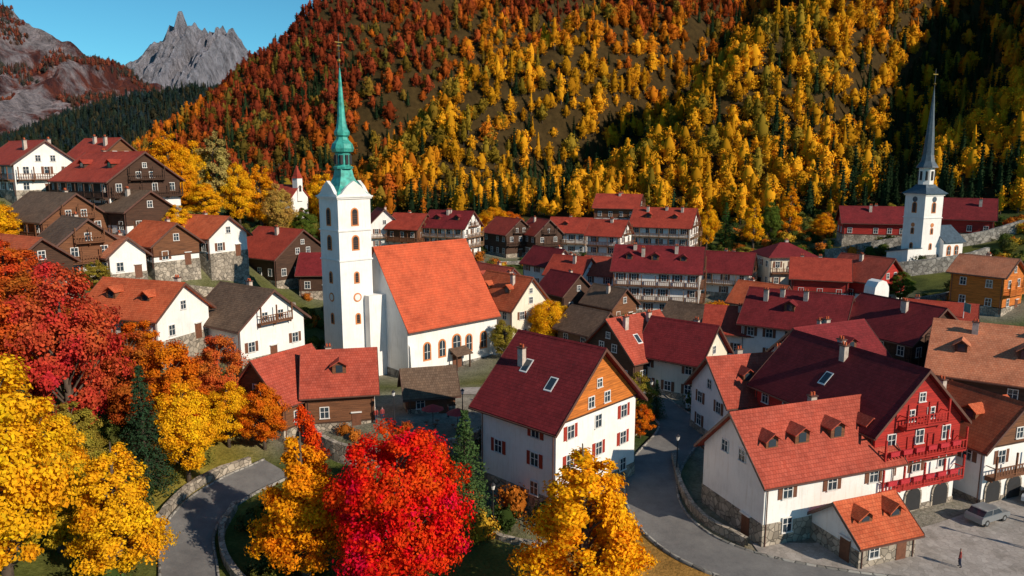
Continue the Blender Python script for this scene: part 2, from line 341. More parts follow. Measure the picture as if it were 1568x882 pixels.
house('red_timber_house',75,155,5.8,10,11,5.5,4.2,122,'roof_brick','red',balc=('-x',),h1=2.6)
house('long_red_chalet',97,199,15.2,9,16,4.5,3.6,165,'roof_maroon','red',balc=('+y',),chim=2)
house('hillside_chalet',119,196,16,11,14,5,4.6,150,'roof_maroon','red',balc=('-x',),chim=1)
house('orange_block_house',89,137,8,8,9,7,2.6,125,'roof_tan','wood',woodm='wood_orange',balc=('-x',))
house('small_gable_house',47.8,139,3.6,8,9,5.5,3.2,135,'roof_orange',wall='cream_plaster')
house('white_cottage',69.5,118,6,7.5,9.5,4,2.6,150,'roof_red')
house('village_house',9,180,5,8,10,6,3.4,130,'roof_maroon','plaster',balc=('-x',))
house('village_house',14,170,4,8.5,9,6,3.6,145,'roof_red','plaster',chim=2)
house('village_house',11.5,158,3,8,9,5,3.6,125,'roof_maroon','wood',balc=('-x',))
house('village_house',21.5,169,3.8,7.5,9,6.5,3.2,150,'roof_brick',balc=('-x',))
house('village_house',20,149,3,7,8,4,3,130,'roof_brown','mix')
house('tall_cream_house',-.5,134,3.2,9,11.5,6.8,4.8,132,'roof_orange',dorm=2,wall='cream_plaster',chim=2)
house('village_house',-3.5,148,3.5,9,11,7,4,130,'roof_brick',dorm=1)
house('wooden_barn',13.5,125,3.5,7.5,8,3.6,3,130,'roof_brown','wood',woodm='wood_weathered',chim=0)
house('wooden_barn',33,136,3.4,6,7,3,2.6,140,'roof_brown','wood',chim=0)
house('dark_timber_house',-47,150,11.5,13,13,5.5,4.8,145,'roof_red','wood',chim=1)
house('dark_timber_house',-36.5,146,9.5,9,10,4.5,3.2,5,'roof_maroon','wood',chim=0)
house('brown_balcony_house',-21.6,89.8,3,8.5,8,5,3.8,12,'roof_brick','wood',balc=('-y','+x'),woodm='wood_brown',dorm=1,chim=1)
house('orange_roof_house',-28.3,88.5,3,8.5,8.5,4.6,4.2,60,'roof_brick','wood',woodm='wood_brown',chim=0)
house('wooden_kiosk',-10.9,93,3.2,5,6,3,2.4,15,'roof_brown','wood',woodm='wood_brown',chim=0)
house('orange_roof_cottage',-49.5,98,11.5,9,13,4.2,3.6,160,'roof_orange','plaster',balc=('-x',),chim=1,dorm=2)
house('brown_roof_chalet',-37.5,103,8,10.5,11,5.5,4.2,145,'roof_brown','plaster',balc=('-x',),levels=2,chim=1)
house('hillside_timber_chalet',-79,128,19.8,11,13,6,4,150,'roof_brown','mix',balc=('-x','+y'),levels=2,woodm='wood_brown')
house('hillside_timber_chalet',-68.5,116,17,8.5,9,6,3.4,140,'roof_brown','mix',balc=('-x','+y'),levels=2,woodm='wood_brown')
house('hillside_timber_chalet',-74.5,141,26,14,17,6,4.8,150,'roof_red','mix',balc=('-x','+y'),levels=2,woodm='wood_dark',chim=2,dorm=2)
house('hillside_timber_chalet',-68,133,22,9,10,5,3,150,'roof_brown','mix',balc=('-x',),woodm='wood_dark')
house('hillside_white_house',-94,146,29,11,14,6,4,145,'roof_red','plaster',balc=('-x','+y'),chim=2)
house('hillside_white_house',-88,162,30,10,12,6,4,150,'roof_red','mix',chim=2)
house('hillside_cottage',-59.5,125,18,8,9,4,3,145,'roof_orange','mix',balc=('-x',))
house('hillside_cottage',-54.5,133,18.5,8,10,4,3,150,'roof_orange','plaster',balc=('-x',))
house('hillside_cottage',-62.5,117,17,5.5,6,4,2.4,140,'roof_tan','plaster')
house('hillside_cottage',-68,101,18,8,12,4,3,150,'roof_orange','wood')

# ------------------------------------------------------------------ church
def arched(mb,side,D,c,w,z,h,sur='window_surround',gl='window_glass',off=0):
    mb.sarch(side,D,c,w+.5,z-.25,h+.5,off,off+.06,sur); mb.sarch(side,D,c,w,z,h,off+.06,off+.09,gl)
    mb.sbox(side,D,c,.07,z,h-.05,off+.09,off+.12,'frame_white'); mb.sbox(side,D,c,w,z+h*.45,.06,off+.09,off+.118,'frame_white')
ch=empty('church',-15.2,124.2,1.6,43)
HOUSES.append((-15.2,124.2,1.6,11))
W=17;L=18.5;hw=7.8;hr=12;hW=W/2;hx=L/2;k=hr/hW
mb=MB(); mb.prism([(-hW,-5),(hW,-5),(hW,hw),(0,hw+hr),(-hW,hw)],'x',-hx,hx,'white_plaster')
mb.box(-hx-.08,hx+.08,-hW-.08,hW+.08,-5.1,.9,'grey_stone')
mb.box(-hx-.15,hx+.15,-hW-.15,-hW,hw-.55,hw-.1,'frame_white'); mb.box(-hx-.15,hx+.15,hW,hW+.15,hw-.55,hw-.1,'frame_white')
mb.box(-hx-3,-hx,-2.6,2.6,-5,hw+5,'white_plaster')
for i in (0,4):
    xx=-hx+.5+i*(L-1)/4; mb.prism([(-hW-1.0 ,-4),(-hW,-4),(-hW,5.6),(-hW-.35,5.2)],'x',xx-.35,xx+.35,'white_plaster')
mb.obj('nave_walls',ch)
mb=MB(); yo=hW+.7; zo=hw-.7*k+.03+.6; zr=hw+hr+.05; ox=hx+.35; t=.25
mb.prism([(-yo,zo),(-yo,zo+t),(-hW*.8,hw+hr*.2+.45),(0,zr+t),(hW*.8,hw+hr*.2+.45),(yo,zo+t),(yo,zo),(0,zr)],'x',-ox,ox,'roof_church')
mb.prism([(-.2,zr+t-.15),(0,zr+t+.12),(.2,zr+t-.15)],'x',-ox-.02,ox+.02,'roof_church')
mb.box(-ox,ox,-yo-.15,-yo,zo-.05,zo+.12,'gutter'); mb.obj('roof',ch)
mb=MB(); side=SD['-y']
for c in(-5.6,-2.6,3.0,6.2): arched(mb,side,hW,c,1.1,2.6,2.6)
arched(mb,side,hW,0.4,1.5,3.4,2.2); mb.sbox(side,hW,.4,1.8,0,2.4,0,.2,'shutter_brown')
arched(mb,SD['-x'],hx,-5.6,.9,3.0,2.4)
for c in(-4,4): arched(mb,SD['+x'],hx,c,1.1,3,2.6)
mb.box(-1,1.9,-hW-1.8,-hW-.01,2.6,2.75,'wood_dark')
mb.prism([(-hW-2.1,2.55),(-hW-2.1,2.7),(-hW-.01,3.6),(-hW-.01,3.4)],'x',-1.3,2.2,'roof_brown')
for xx in(-.9,1.8): mb.box(xx-.1,xx+.1,-hW-1.8,-hW-1.6,-1,2.6,'wood_dark')
mb.obj('arched_windows',ch)
def tower(par,s,h,zb,windows,mat='white_plaster'):
    mb=MB(); a=s/2; mb.box(-a,a,-a,a,zb,h,mat)
    mb.box(-a-.12,a+.12,-a-.12,a+.12,zb-.1,1.2,'grey_stone')
    for zz in windows[1]: mb.box(-a-.14,a+.14,-a-.14,a+.14,zz,zz+.22,'frame_white')
    mb.box(-a-.2,a+.2,-a-.2,a+.2,h-.35,h-.1,'frame_white'); mb.box(-a-.35,a+.35,-a-.35,a+.35,h-.1,h+.12,'frame_white')
    mb.obj('shaft',par); mb=MB()
    for sd in SD.values():
        for (z,w,hh) in windows[0]:
            mb.sarch(sd,a,0,w+.45,z-.2,hh+.42,0,.07,'window_surround'); mb.sarch(sd,a,0,w,z,hh,.07,.1,'opening_shade')
            for j in range(int(hh/.35)-1): mb.sbox(sd,a,0,w*.94,z+.2+j*.35,.06,.1,.15,'shutter_brown')
    mb.obj('louvres',par)
tw=empty('church_bell_tower',-26.2,116.3,1.6,43); HOUSES.append((-26.2,116.3,1.6,4))
H=28.3
tower(tw,5.7,H,-5,([(24,.9,2.4),(20.2,.9,2.0),(15,.55,1.5),(8.5,.55,1.4)],[18.4,23.0]))
mb=MB()
for sd in SD.values():
    t_,n_=sd; c=Vector((n_[0]*2.86,n_[1]*2.86,12.6)); 
    mb.cyl(c,c+Vector((n_[0]*.06,n_[1]*.06,0)),.72,.72,'window_surround',20); mb.cyl(c+Vector((n_[0]*.061,n_[1]*.061,0)),c+Vector((n_[0]*.09,n_[1]*.09,0)),.5,.5,'frame_white',20)
    pr=[(-3.1,H+.1),(3.1,H+.1),(2.2,H+.5),(1.2,H+1.6),(0,H+2.4),(-1.2,H+1.6),(-2.2,H+.5)]
    vs=[mb.sp(sd,2.75,a,.25,z) for a,z in pr]+[mb.sp(sd,2.75,a,-.3,z) for a,z in pr]; n=len(pr)
    mb.add(vs,[list(range(n)),list(range(2*n-1,n-1,-1))]+[(i,i+n,(i+1)%n+n,(i+1)%n) for i in range(n)],'frame_white')
mb.obj('pediments',tw)
mb=MB(); r2=math.sqrt(2)
mb.lathe([(3.0*r2,H+.12),(2.6*r2,H+.5),(1.7*r2,H+1.6),(1.15*r2,H+3.0),(.95*r2,H+4.2)],4,'copper_green')
mb.lathe([(1.5,H+4.2),(1.55,H+4.5),(1.15,H+4.7),(1.15,H+6.6),(1.6,H+6.8),(1.75,H+7.3),(1.55,H+8.0),(1.0,H+8.6),(.85,H+9.0),(1.15,H+9.3),(1.2,H+9.8),(.85,H+10.4),(.6,H+12),(.4,H+15),(.2,H+18),(.08,H+19.3)],8,'copper_green',rot=.0)
for i in range(8):
    a=2*math.pi*i/8; mb.box(1.08*math.cos(a)-.22,1.08*math.cos(a)+.22,1.08*math.sin(a)-.22,1.08*math.sin(a)+.22,H+4.9,H+6.3,'opening_shade')
mb.obj('copper_spire',tw,False)
mb=MB(); mb.cyl((0,0,H+19),(0,0,H+24.3),.07,.04,'iron',6); mb.lathe([(0.01,H+20.0),(.28,H+20.3),(.28,H+20.5),(.01,H+20.8)],10,'gold'); mb.lathe([(0.01,H+21.6),(.2,H+21.8),(.01,H+22.0)],10,'gold')
mb.box(-.6,.6,-.04,.04,H+23.0,H+23.12,'gold'); mb.box(-.3,.3,-.04,.04,H+22.5,H+22.6,'gold'); mb.obj('finial_cross',tw)
t2=empty('chapel_bell_tower',97.5,176,12.4,20); HOUSES.append((97.5,176,12.2,5))
H=15.4
tower(t2,5.6,H,-8,([(11.2,.9,2.2),(6.2,.5,1.2),(2.6,.5,1.2)],[9.8]))
mb=MB()
for sd in SD.values():
    t_,n_=sd; c=Vector((n_[0]*2.81,n_[1]*2.81,14.2)); mb.cyl(c,c+Vector((n_[0]*.07,n_[1]*.07,0)),.65,.65,'slate_blue',20)
    c=c-Vector((0,0,6)); mb.cyl(c,c+Vector((n_[0]*.07,n_[1]*.07,0)),.5,.5,'window_surround',20)
mb.obj('clock_faces',t2)
mb=MB(); mb.lathe([(3.5*r2,H+.12),(2.9*r2,H+.6),(1.9*r2,H+1.5),(1.4*r2,H+2.2)],4,'slate_blue')
mb.lathe([(1.7,H+2.2),(1.7,H+6.0),(2.0,H+6.1)],8,'white_plaster')
for i in range(8):
    a=2*math.pi*i/8; mb.box(1.5*math.cos(a)-.25,1.5*math.cos(a)+.25,1.5*math.sin(a)-.25,1.5*math.sin(a)+.25,H+3.2,H+5.3,'opening_shade')
mb.lathe([(2.5,H+6.1),(2.3,H+6.5),(1.6,H+7.5),(1.25,H+9),(1.0,H+13),(.65,H+17),(.35,H+21),(.08,H+24.2)],8,'slate_blue'); mb.obj('slate_spire',t2)
mb=MB(); mb.cyl((0,0,H+24),(0,0,H+28.5),.1,.06,'iron',6); mb.lathe([(0.01,H+24.8),(.35,H+25.1),(.01,H+25.5)],10,'gold'); mb.box(-.7,.7,-.06,.06,H+27.2,H+27.4,'gold'); mb.obj('finial_cross',t2)
mb=MB(); mb.prism([(-4,-8),(4,-8),(4,4.4),(0,7.6),(-4,4.4)],'x',2.8,9,'white_plaster'); mb.prism([(-4.5,4.0),(-4.5,4.25),(0,7.85),(4.5,4.25),(4.5,4.0),(0,7.6)],'x',2.7,9.4,'slate_blue')
mb.prism([(-3,-8),(3,-8),(3,1.6),(-3,2.8)],'x',-7,-2.82,'white_plaster'); mb.prism([(-3.2,2.85),(-3.2,3.05),(3.2,1.85),(3.2,1.6)],'x',-7.3,-2.82,'slate_blue')
for c in(4.6,7): arched(mb,SD['-y'],4,c,.9,1.2,2)
mb.obj('chapel',t2)
e=empty('white_shrine_tower',64,128,6.8,20); HOUSES.append((64,128,6.8,2)); mb=MB(); mb.box(-1.6,1.6,-1.2,1.2,-5,6.2,'white_plaster')
pr=[(-1.6,6.2),(1.6,6.2),(1.5,6.9),(.9,7.8),(0,8.1),(-.9,7.8),(-1.5,6.9)]; mb.prism(pr,'y',-1.2,1.2,'white_plaster'); mb.box(-1.75,1.75,-1.35,1.35,-5,.8,'grey_stone')
mb.sarch(SD['-y'],1.2,0,.8,3.6,1.6,.0,.03,'opening_shade'); mb.obj('body',e)
e=empty('hillside_chapel',-60,200,21,150); HOUSES.append((-60,200,21,5)); mb=MB(); mb.prism([(-3,-6),(3,-6),(3,5),(0,8),(-3,5)],'x',-4,4,'white_plaster')
mb.prism([(-3.5,4.6),(-3.5,4.85),(0,8.35),(3.5,4.85),(3.5,4.6),(0,8.1)],'x',-4.4,4.4,'roof_red'); mb.box(-4.4,-2.6,-.9,.9,4,10,'white_plaster')
mb.lathe([(1.5,10),(1.2,10.4),(.1,13.4)],4,'roof_red',-3.5,0); mb.sarch(SD['-x'],4.4,0,.8,6.5,1.6,0,.04,'opening_shade'); mb.sarch(SD['-x'],4.4,0,1.2,0,2.3,0,.04,'shutter_brown'); mb.obj('body',e)

# ------------------------------------------------------------------ terrain
def h2(i,j,s): 
    v=np.sin(i*127.1+j*311.7+s*74.7)*43758.5453; return v-np.floor(v)
def vn(x,y,s=0):
    xi=np.floor(x);yi=np.floor(y);fx=x-xi;fy=y-yi;fx=fx*fx*(3-2*fx);fy=fy*fy*(3-2*fy)
    return (h2(xi,yi,s)*(1-fx)+h2(xi+1,yi,s)*fx)*(1-fy)+(h2(xi,yi+1,s)*(1-fx)+h2(xi+1,yi+1,s)*fx)*fy
def fbm(x,y,o=5,s=0):
    t=0;a=.5
    for k in range(o): t=t+a*vn(x*2**k,y*2**k,s+k*3.1); a*=.5
    return t-.48
A=[(h[0],h[1],h[2]) for h in HOUSES]
A+=[(0,55,.6),(20,57,1),(40,54,1),(60,60,1.2),(75,70,1.5),(-20,55,.5),(-40,50,4),(-29,63,1),(-28,72,1.3),(-28.5,78,2),(-46,74,5.5),(-60,65,12),(-70,80,17),
(3,63,.5),(0,67,.6),(9,66,1.0),(4,60,.6),(-2,73,1.2),
(14,65,1.2),(14,71,1.3),(21,89,2),(17,98,2.3),(-8,66,.2),(-14,70,.2),(-19,75,.3),(-10,74,.3),(-12,82,3.8),(-19,84,3.6),(-6,83,3.4),(-8,88,3.5),(-16,100,2.6),(-4,104,2.4),(6,90,2),(8,110,2.5),(-1,120,2.5),
(0,-100,0),(0,20,1),(-60,20,10),(-100,0,20),(100,0,2),(-110,100,32),(-120,170,34),(-160,250,24),(-250,300,12),(-200,200,24),(120,90,6),(110,140,14),(140,180,22),(90,110,4),(75,95,2.2),(30,145,3),(55,155,4),
(85,170,9),(108,172,12),(85,186,11),(75,200,10),(-10,180,5),(-20,160,5),(-30,180,7),(-60,175,20),(-80,180,24),(-35,128,6),(-50,118,11),(-45,135,10),
(30,150,2.6),(40,150,3),(20,205,6),(35,200,6.5),(50,200,7),(5,212,6.5),(-15,198,6),(25,183,5),
(160,230,20),(100,240,14),(75,262,10),(17,295,11),(50,240,13),(-40,310,10),(-91,335,11),(-150,400,12),(-260,500,16),
(-203,850,190),(-241,830,163),(-270,810,138),(-305,790,108),(-330,770,78),(-347,740,54),(-353,700,40),(-320,610,28),
(-250,620,66),(-200,650,112),(-180,500,50),(-120,560,98),(-60,480,70),
(-450,900,10),(-400,1050,20),(-330,1100,70),(-200,1100,160),(-100,900,250),(0,900,290),(200,900,360),(500,900,400),(650,600,340),(400,300,140),(260,260,70),
(0,700,172),(165,600,158),(277,420,122),(60,450,75),(170,400,88),(-90,700,165),(-130,760,175),(-500,800,8),(-700,1000,10),(-900,700,14),(-450,520,10),(-700,400,8),
(800,600,360),(800,1500,200),(0,1500,200),(-600,1500,40),(8000,0,0),(-8000,0,0),(0,8000,0),(0,-8000,0),(7000,7000,0),(-7000,7000,0),(7000,-7000,0),(-7000,-7000,0),(-3000,3000,20),(1500,200,200),(-300,0,40),(300,0,10)]
A=np.array(A,float); C2=25.
def kern(x,y): return np.sqrt((x[:,None]-A[:,0])**2+(y[:,None]-A[:,1])**2+C2)
n=len(A); K=np.zeros((n+3,n+3)); K[:n,:n]=kern(A[:,0],A[:,1])-np.eye(n)*.6; Pm=np.c_[np.ones(n),A[:,0]/100,A[:,1]/100]; K[:n,n:]=Pm; K[n:,:n]=Pm.T
wt=np.linalg.solve(K,np.r_[A[:,2],0,0,0])
FX=[-900,-400,-330,-260,-150,-91,-40,17,75,160,300,800]; FY=[900,800,620,480,380,340,318,302,272,238,190,60]
def inside(x,y): return y-np.interp(x,FX,FY)
def spur(x,y):
    q=x*.8-y*.6+fbm(x/170,y/170,3,5)*85
    return 1-2*np.abs(np.mod((q+130)/130+.5,1)-.5)*2
def Hf(x,y):
    x=np.atleast_1d(np.asarray(x,float)).ravel(); y=np.atleast_1d(np.asarray(y,float)).ravel(); out=np.empty(len(x))
    for i in range(0,len(x),20000):
        a=x[i:i+20000];b=y[i:i+20000]; out[i:i+20000]=kern(a,b)@wt[:n]+wt[n]+wt[n+1]*a/100+wt[n+2]*b/100
    m=np.clip(inside(x,y)/120,0,1); m=m*m*(3-2*m); m*=np.clip((1400-y)/500,0,1)
    left=np.clip((x+.32*y)/90,0.25,1)
    s_=spur(x,y); s_=np.sign(s_)*np.abs(s_)**.8
    z=out+m*(s_*36*left+fbm(x/80,y/80,4,2)*36*left)
    z+=fbm(x/14,y/14,3,8)*.8*np.clip((np.hypot(x-5,y-80)-60)/60,0.1,1)
    return z
def H1(x,y): return float(Hf([x],[y])[0])
def growth(a,b,st,f=1.25):
    r=[];s=st;v=a
    sg=1 if b>a else -1
    while (b-v)*sg>0: v+=s*sg; r.append(v); s*=f
    return r
xs=list(np.arange(-112,130,1.6)); xs=sorted(growth(xs[0]-300,-9000,30))+list(np.arange(xs[0]-300,xs[0],7.5))+xs+list(np.arange(xs[-1]+6,xs[-1]+400,8)); xs+=growth(xs[-1],9000,30)
ys=list(np.arange(42,240,1.6)); ys=sorted(growth(42,-9000,4))+ys+list(np.arange(ys[-1]+3,1100,7)); ys+=growth(ys[-1],9000,20)
xs=np.array(xs);ys=np.array(ys); X,Y=np.meshgrid(xs,ys); Z=Hf(X,Y).reshape(X.shape)
def gridmesh(name,X,Y,Z,mat,cols=None):
    ny,nx=X.shape; V=np.c_[X.ravel(),Y.ravel(),Z.ravel()]; idx=np.arange(nx*ny).reshape(ny,nx)
    F=np.stack([idx[:-1,:-1],idx[:-1,1:],idx[1:,1:],idx[1:,:-1]],-1).reshape(-1,4)
    me=bpy.data.meshes.new(name); me.vertices.add(len(V)); me.vertices.foreach_set('co',V.ravel())
    me.loops.add(F.size); me.loops.foreach_set('vertex_index',F.ravel().astype(np.int32)); me.polygons.add(len(F)); me.polygons.foreach_set('loop_start',np.arange(0,F.size,4,dtype=np.int32))
    me.polygons.foreach_set('use_smooth',np.ones(len(F),bool)); me.update(calc_edges=True); me.validate()
    if cols is not None:
        at=me.color_attributes.new('gcol','FLOAT_COLOR','POINT'); at.data.foreach_set('color',np.c_[cols,np.ones(len(cols))].ravel().astype(np.float32))
    me.materials.append(M[mat]); o=bpy.data.objects.new(name,me); COL.objects.link(o); return o
m,nt,b,o=newmat('ground_soil_grass'); v=objc(nt); at=nt.nodes.new('ShaderNodeAttribute'); at.attribute_name='gcol'
n1=noise(nt,v,.25,6,.7); r=ramp(nt,[(.3,(.5,.5,.5)),(.7,(1.35,1.35,1.35))]); nt.links.new(n1.outputs[0],r.inputs[0])
n2=noise(nt,v,3,4,.7); r2=ramp(nt,[(.35,(.55,.6,.5)),(.6,(1.1,1.1,1.1))]); nt.links.new(n2.outputs[0],r2.inputs[0])
c=mix(nt,at.outputs['Color'],r.outputs[0],.8,'MULTIPLY'); c=mix(nt,c,r2.outputs[0],.8,'MULTIPLY'); nt.links.new(c,b.inputs['Base Color']); b.inputs['Roughness'].default_value=.95; b.inputs['Specular IOR Level'].default_value=.1; bump(nt,b,n2.outputs[0],.15); M['ground_soil_grass']=m
xf,yf=X.ravel(),Y.ravel(); ins=inside(xf,yf)
grass=np.array([.13,.13,.03]); dry=np.array([.40,.21,.055]); pave=np.array([.28,.25,.21]); forest=np.array([.055,.034,.012]); green=np.array([.05,.075,.02])
nz=np.clip(fbm(xf/12,yf/12,4,11)*2.2+.5,0,1)[:,None]
cols=grass*(1-nz)+green*nz
pv=np.zeros(len(xf))
for (hx_,hy_,hz_,rr) in HOUSES:
    if hy_<240: pv=np.maximum(pv,np.clip(1.5-np.hypot(xf-hx_,yf-hy_)/(rr+4),0,1)*(0.9 if hx_>-30 else .45))
pv=np.maximum(pv,np.clip(1.6-np.hypot((xf+9)/12,(yf-93)/11),0,1)); pv=np.maximum(pv,np.clip((xf-19)/3,0,1)*(yf<100)*(xf<90)*(yf>20))
pv=(np.clip(pv*1.4-.25,0,1))[:,None]; cols=cols*(1-pv)+pave*pv
dr=np.clip(2.0-np.hypot((xf-11)/6,(yf-56)/6),0,1)[:,None]; cols=cols*(1-dr)+dry*dr
dr=np.clip(1.6-np.hypot((xf+35)/6,(yf-74)/9),0,1)[:,None]; cols=cols*(1-dr)+np.array([.30,.24,.045])*dr
mm=np.clip(ins/15+.8,0,1)[:,None]; cols=cols*(1-mm)+forest*mm
fl=np.clip((-xf-.35*yf)/40,0,1)[:,None]*np.clip((yf-200)/60,0,1)[:,None]; cols=cols*(1-fl)+np.array([.04,.045,.02])*fl
gridmesh('terrain',X,Y,Z,'ground_soil_grass',cols)

def smooth(pts,step=1.0):
    P=[np.array(p,float) for p in pts]; P=[2*P[0]-P[1]]+P+[2*P[-1]-P[-2]]; out=[]
    for i in range(1,len(P)-2):
        n=max(2,int(np.linalg.norm(P[i+1]-P[i])/step))
        for k in range(n):
            t=k/n; out.append(.5*((2*P[i])+(-P[i-1]+P[i+1])*t+(2*P[i-1]-5*P[i]+4*P[i+1]-P[i+2])*t*t+(-P[i-1]+3*P[i]-3*P[i+1]+P[i+2])*t**3))
    out.append(P[-2]); return np.array(out)
def frames(c):
    d=np.gradient(c,axis=0); d/=np.linalg.norm(d,axis=1)[:,None]; return np.c_[d[:,1],-d[:,0]]
def ribbon(name,pts,w,mat,dz=.12,kerb=True,nw=9):
    c=smooth(pts,.8); nr=frames(c); off=np.linspace(-w/2,w/2,nw); X=c[:,0:1]+nr[:,0:1]*off; Y=c[:,1:2]+nr[:,1:2]*off
    Z=Hf(X,Y).reshape(X.shape)+dz; gridmesh(name,X,Y,Z,mat)
    if kerb:
        for sg in(-1,1):
            off=np.array([w/2,w/2,w/2+.22,w/2+.22])*sg; X=c[:,0:1]+nr[:,0:1]*off; Y=c[:,1:2]+nr[:,1:2]*off; Z=Hf(X,Y).reshape(X.shape)+np.array([dz-.15,dz+.12,dz+.12,dz-.35])
            gridmesh('kerb',X,Y,Z,'grey_stone')
R1=[(30,128),(25,116),(19.5,104),(20,97),(21.3,89),(16.5,79),(14.4,72),(14.6,65.5),(17.5,60),(24,56),(36,53),(60,50)]
R2=[(-26,77.5),(-28.8,73),(-30.2,68),(-29.7,63),(-27,57),(-24,50),(-20,40)]
ribbon('village_road',R1,5.2,'asphalt'); ribbon('hillside_road',R2,4.2,'asphalt')
ribbon('paved_square',[(22,56.5),(32,57.2),(42,60.5),(52,66),(60,74),(66,80)],11,'paving',.08,False,16)
ribbon('church_lane',[(-36,118),(-34,108),(-32,98)],3.5,'asphalt'); 
ribbon('mid_lane',[(20,97),(10,101),(0,103),(-9,103)],4,'paving',.09,False)
def wall_r(name,pts,th,top,mat='rubble_stone',dep=3.5):
    c=smooth(pts,1.0); nr=frames(c); hz=Hf(c[:,0],c[:,1]); hz=np.convolve(np.r_[[hz[0]]*2,hz,[hz[-1]]*2],np.ones(5)/5,'valid')
    off=np.array([-th/2,-th/2,th/2,th/2]); X=c[:,0:1]+nr[:,0:1]*off; Y=c[:,1:2]+nr[:,1:2]*off; Z=hz[:,None]+np.array([-dep,top,top,-dep])
    top_n=fbm(c[:,0]*1.3,c[:,1]*1.3,3,4)*.25; Z[:,1]+=top_n; Z[:,2]+=top_n
    o=gridmesh(name,X,Y,Z,mat)
    for p in o.data.polygons: p.use_smooth=False
    return o
wall_r('stone_retaining_wall',[(-24.8,84.5),(-21,80),(-16.5,78),(-11,77.6),(-6,79.5),(-2.5,82)],.6,2.1,dep=5)
wall_r('stone_retaining_wall',[(-27.6,69),(-27,64),(-24.2,58.5),(-20,54.5),(-12,52)],.5,.9)
wall_r('stone_retaining_wall',[(-29,77.5),(-32.0,73),(-33.0,68),(-32.6,62)],.5,1.0)
wall_r('stone_retaining_wall',[(18.4,80),(17.6,72),(18.2,66),(21,61.5)],.45,.9)
wall_r('stone_retaining_wall',[(11.4,80),(12.8,84),(16,88)],.4,.9)
wall_r('stone_retaining_wall',[(-58,112),(-50,110),(-44,112),(-40,118)],.6,2.2)
wall_r('stone_retaining_wall',[(-66,108),(-58,116),(-50,124),(-40,134)],.6,1.5)
wall_r('stone_retaining_wall',[(-88,122),(-78,119),(-70,124),(-62,129)],.6,2.0)
wall_r('stone_retaining_wall',[(80,188),(96,186),(112,184),(128,184)],.8,3.0,'grey_stone',6)
wall_r('stone_retaining_wall',[(82,169),(92,166),(102,166),(110,170)],.8,3.4,'grey_stone',6)
wall_r('stone_retaining_wall',[(56,146),(68,144),(82,145),(94,146)],.6,1.6,'grey_stone')
wall_r('stone_retaining_wall',[(-18,200),(0,208),(16,210)],.6,1.0,'grey_stone')
wall_r('stone_retaining_wall',[(62,120),(72,112),(82,110)],.5,1.4,'grey_stone')
wall_r('stone_retaining_wall',[(-4,68),(-1,64),(4,62)],.5,.5)
wall_r('stone_retaining_wall',[(-32,150),(-24,142),(-20,138)],.5,1.6)

# ------------------------------------------------------------------ far mountains
def rockmat(name,rock,veg,vegamt,scale):
    m,nt,b,o=newmat(name); v=objc(nt); mp=nt.nodes.new('ShaderNodeMapping'); mp.inputs['Scale'].default_value=(1,1,.45); nt.links.new(v,mp.inputs[0]); v=mp.outputs[0]
    n1=noise(nt,v,scale,9,.68)
    n2=noise(nt,v,scale*6,8,.75); r=ramp(nt,[(.34,tuple(x*.32 for x in rock)),(.5,tuple(x*.9 for x in rock)),(.66,tuple(min(1,x*1.35) for x in rock))]); nt.links.new(n2.outputs[0],r.inputs[0])
    r2=ramp(nt,[(.38,veg[0]),(.58,veg[1])]); nt.links.new(n2.outputs[0],r2.inputs[0])
    f=ramp(nt,[(vegamt-.04,(1,1,1)),(vegamt+.04,(0,0,0))]); nt.links.new(n1.outputs[0],f.inputs[0])
    nt.links.new(mix(nt,r.outputs[0],r2.outputs[0],f.outputs[0]),b.inputs['Base Color']); b.inputs['Roughness'].default_value=.95; b.inputs['Specular IOR Level'].default_value=.1; bump(nt,b,n2.outputs[0],.5/scale,1); M[name]=m
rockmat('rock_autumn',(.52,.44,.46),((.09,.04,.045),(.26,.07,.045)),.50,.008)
rockmat('rock_peak',(.46,.44,.50),((.10,.14,.21),(.17,.20,.28)),.36,.003)  # blue of distance haze is painted into the peak's colours
rockmat('dark_forest_slope',(.02,.036,.045),((.014,.026,.034),(.028,.045,.047)),.6,.02)  # bluish tone here also carries painted distance haze
def ridge_mesh(name,sil,y0,front,back,mat,amp,fs,nx=260,ny=120,zb=10,p=1.0):
    sil=sorted(sil); sx=[a for a,_ in sil]; sz=[b for _,b in sil]
    xs=np.linspace(sx[0],sx[-1],nx); ys=np.r_[np.linspace(y0-front,y0,int(ny*.7)),np.linspace(y0,y0+back,int(ny*.3))[1:]]; X,Y=np.meshgrid(xs,ys)
    t=np.where(Y<y0,(y0-Y)/front,(Y-y0)/back); base=np.interp(X,sx,sz)
    ridg=1-2*np.abs(fbm(X/fs,Y/(fs*2.2),5,4))*2; det=fbm(X/fs*4,Y/fs*4,5,9)
    Zz=zb+(base-zb)*(1-t)**p + amp*(ridg-.6)*np.clip(t*6,.12,1)*(1-t) + amp*.45*det*(1-t)
    return gridmesh(name,X,Y,Zz,mat)
rock_o=ridge_mesh('rocky_mountain',[(-2600,520),(-1700,450),(-1250,400),(-1002,340),(-926,297),(-864,262),(-802,237),(-738,196),(-702,170),(-620,110),(-480,40),(-300,0)],1500,680,500,'rock_autumn',90,150,nx=420,ny=200,zb=10,p=1.1)
ridge_mesh('distant_peak',[(-4200,300),(-3400,420),(-2900,430),(-2578,560),(-2492,663),(-2420,690),(-2322,820),(-2270,815),(-2215,910),(-2180,890),(-2130,1030),(-2095,920),(-2066,930),(-2040,840),(-1989,910),(-1955,810),(-1916,880),(-1890,820),(-1873,920),(-1840,840),(-1810,900),(-1724,760),(-1554,620),(-1210,450),(-600,300)],5000,1700,1200,'rock_peak',300,380,nx=520,ny=220,p=1.3)
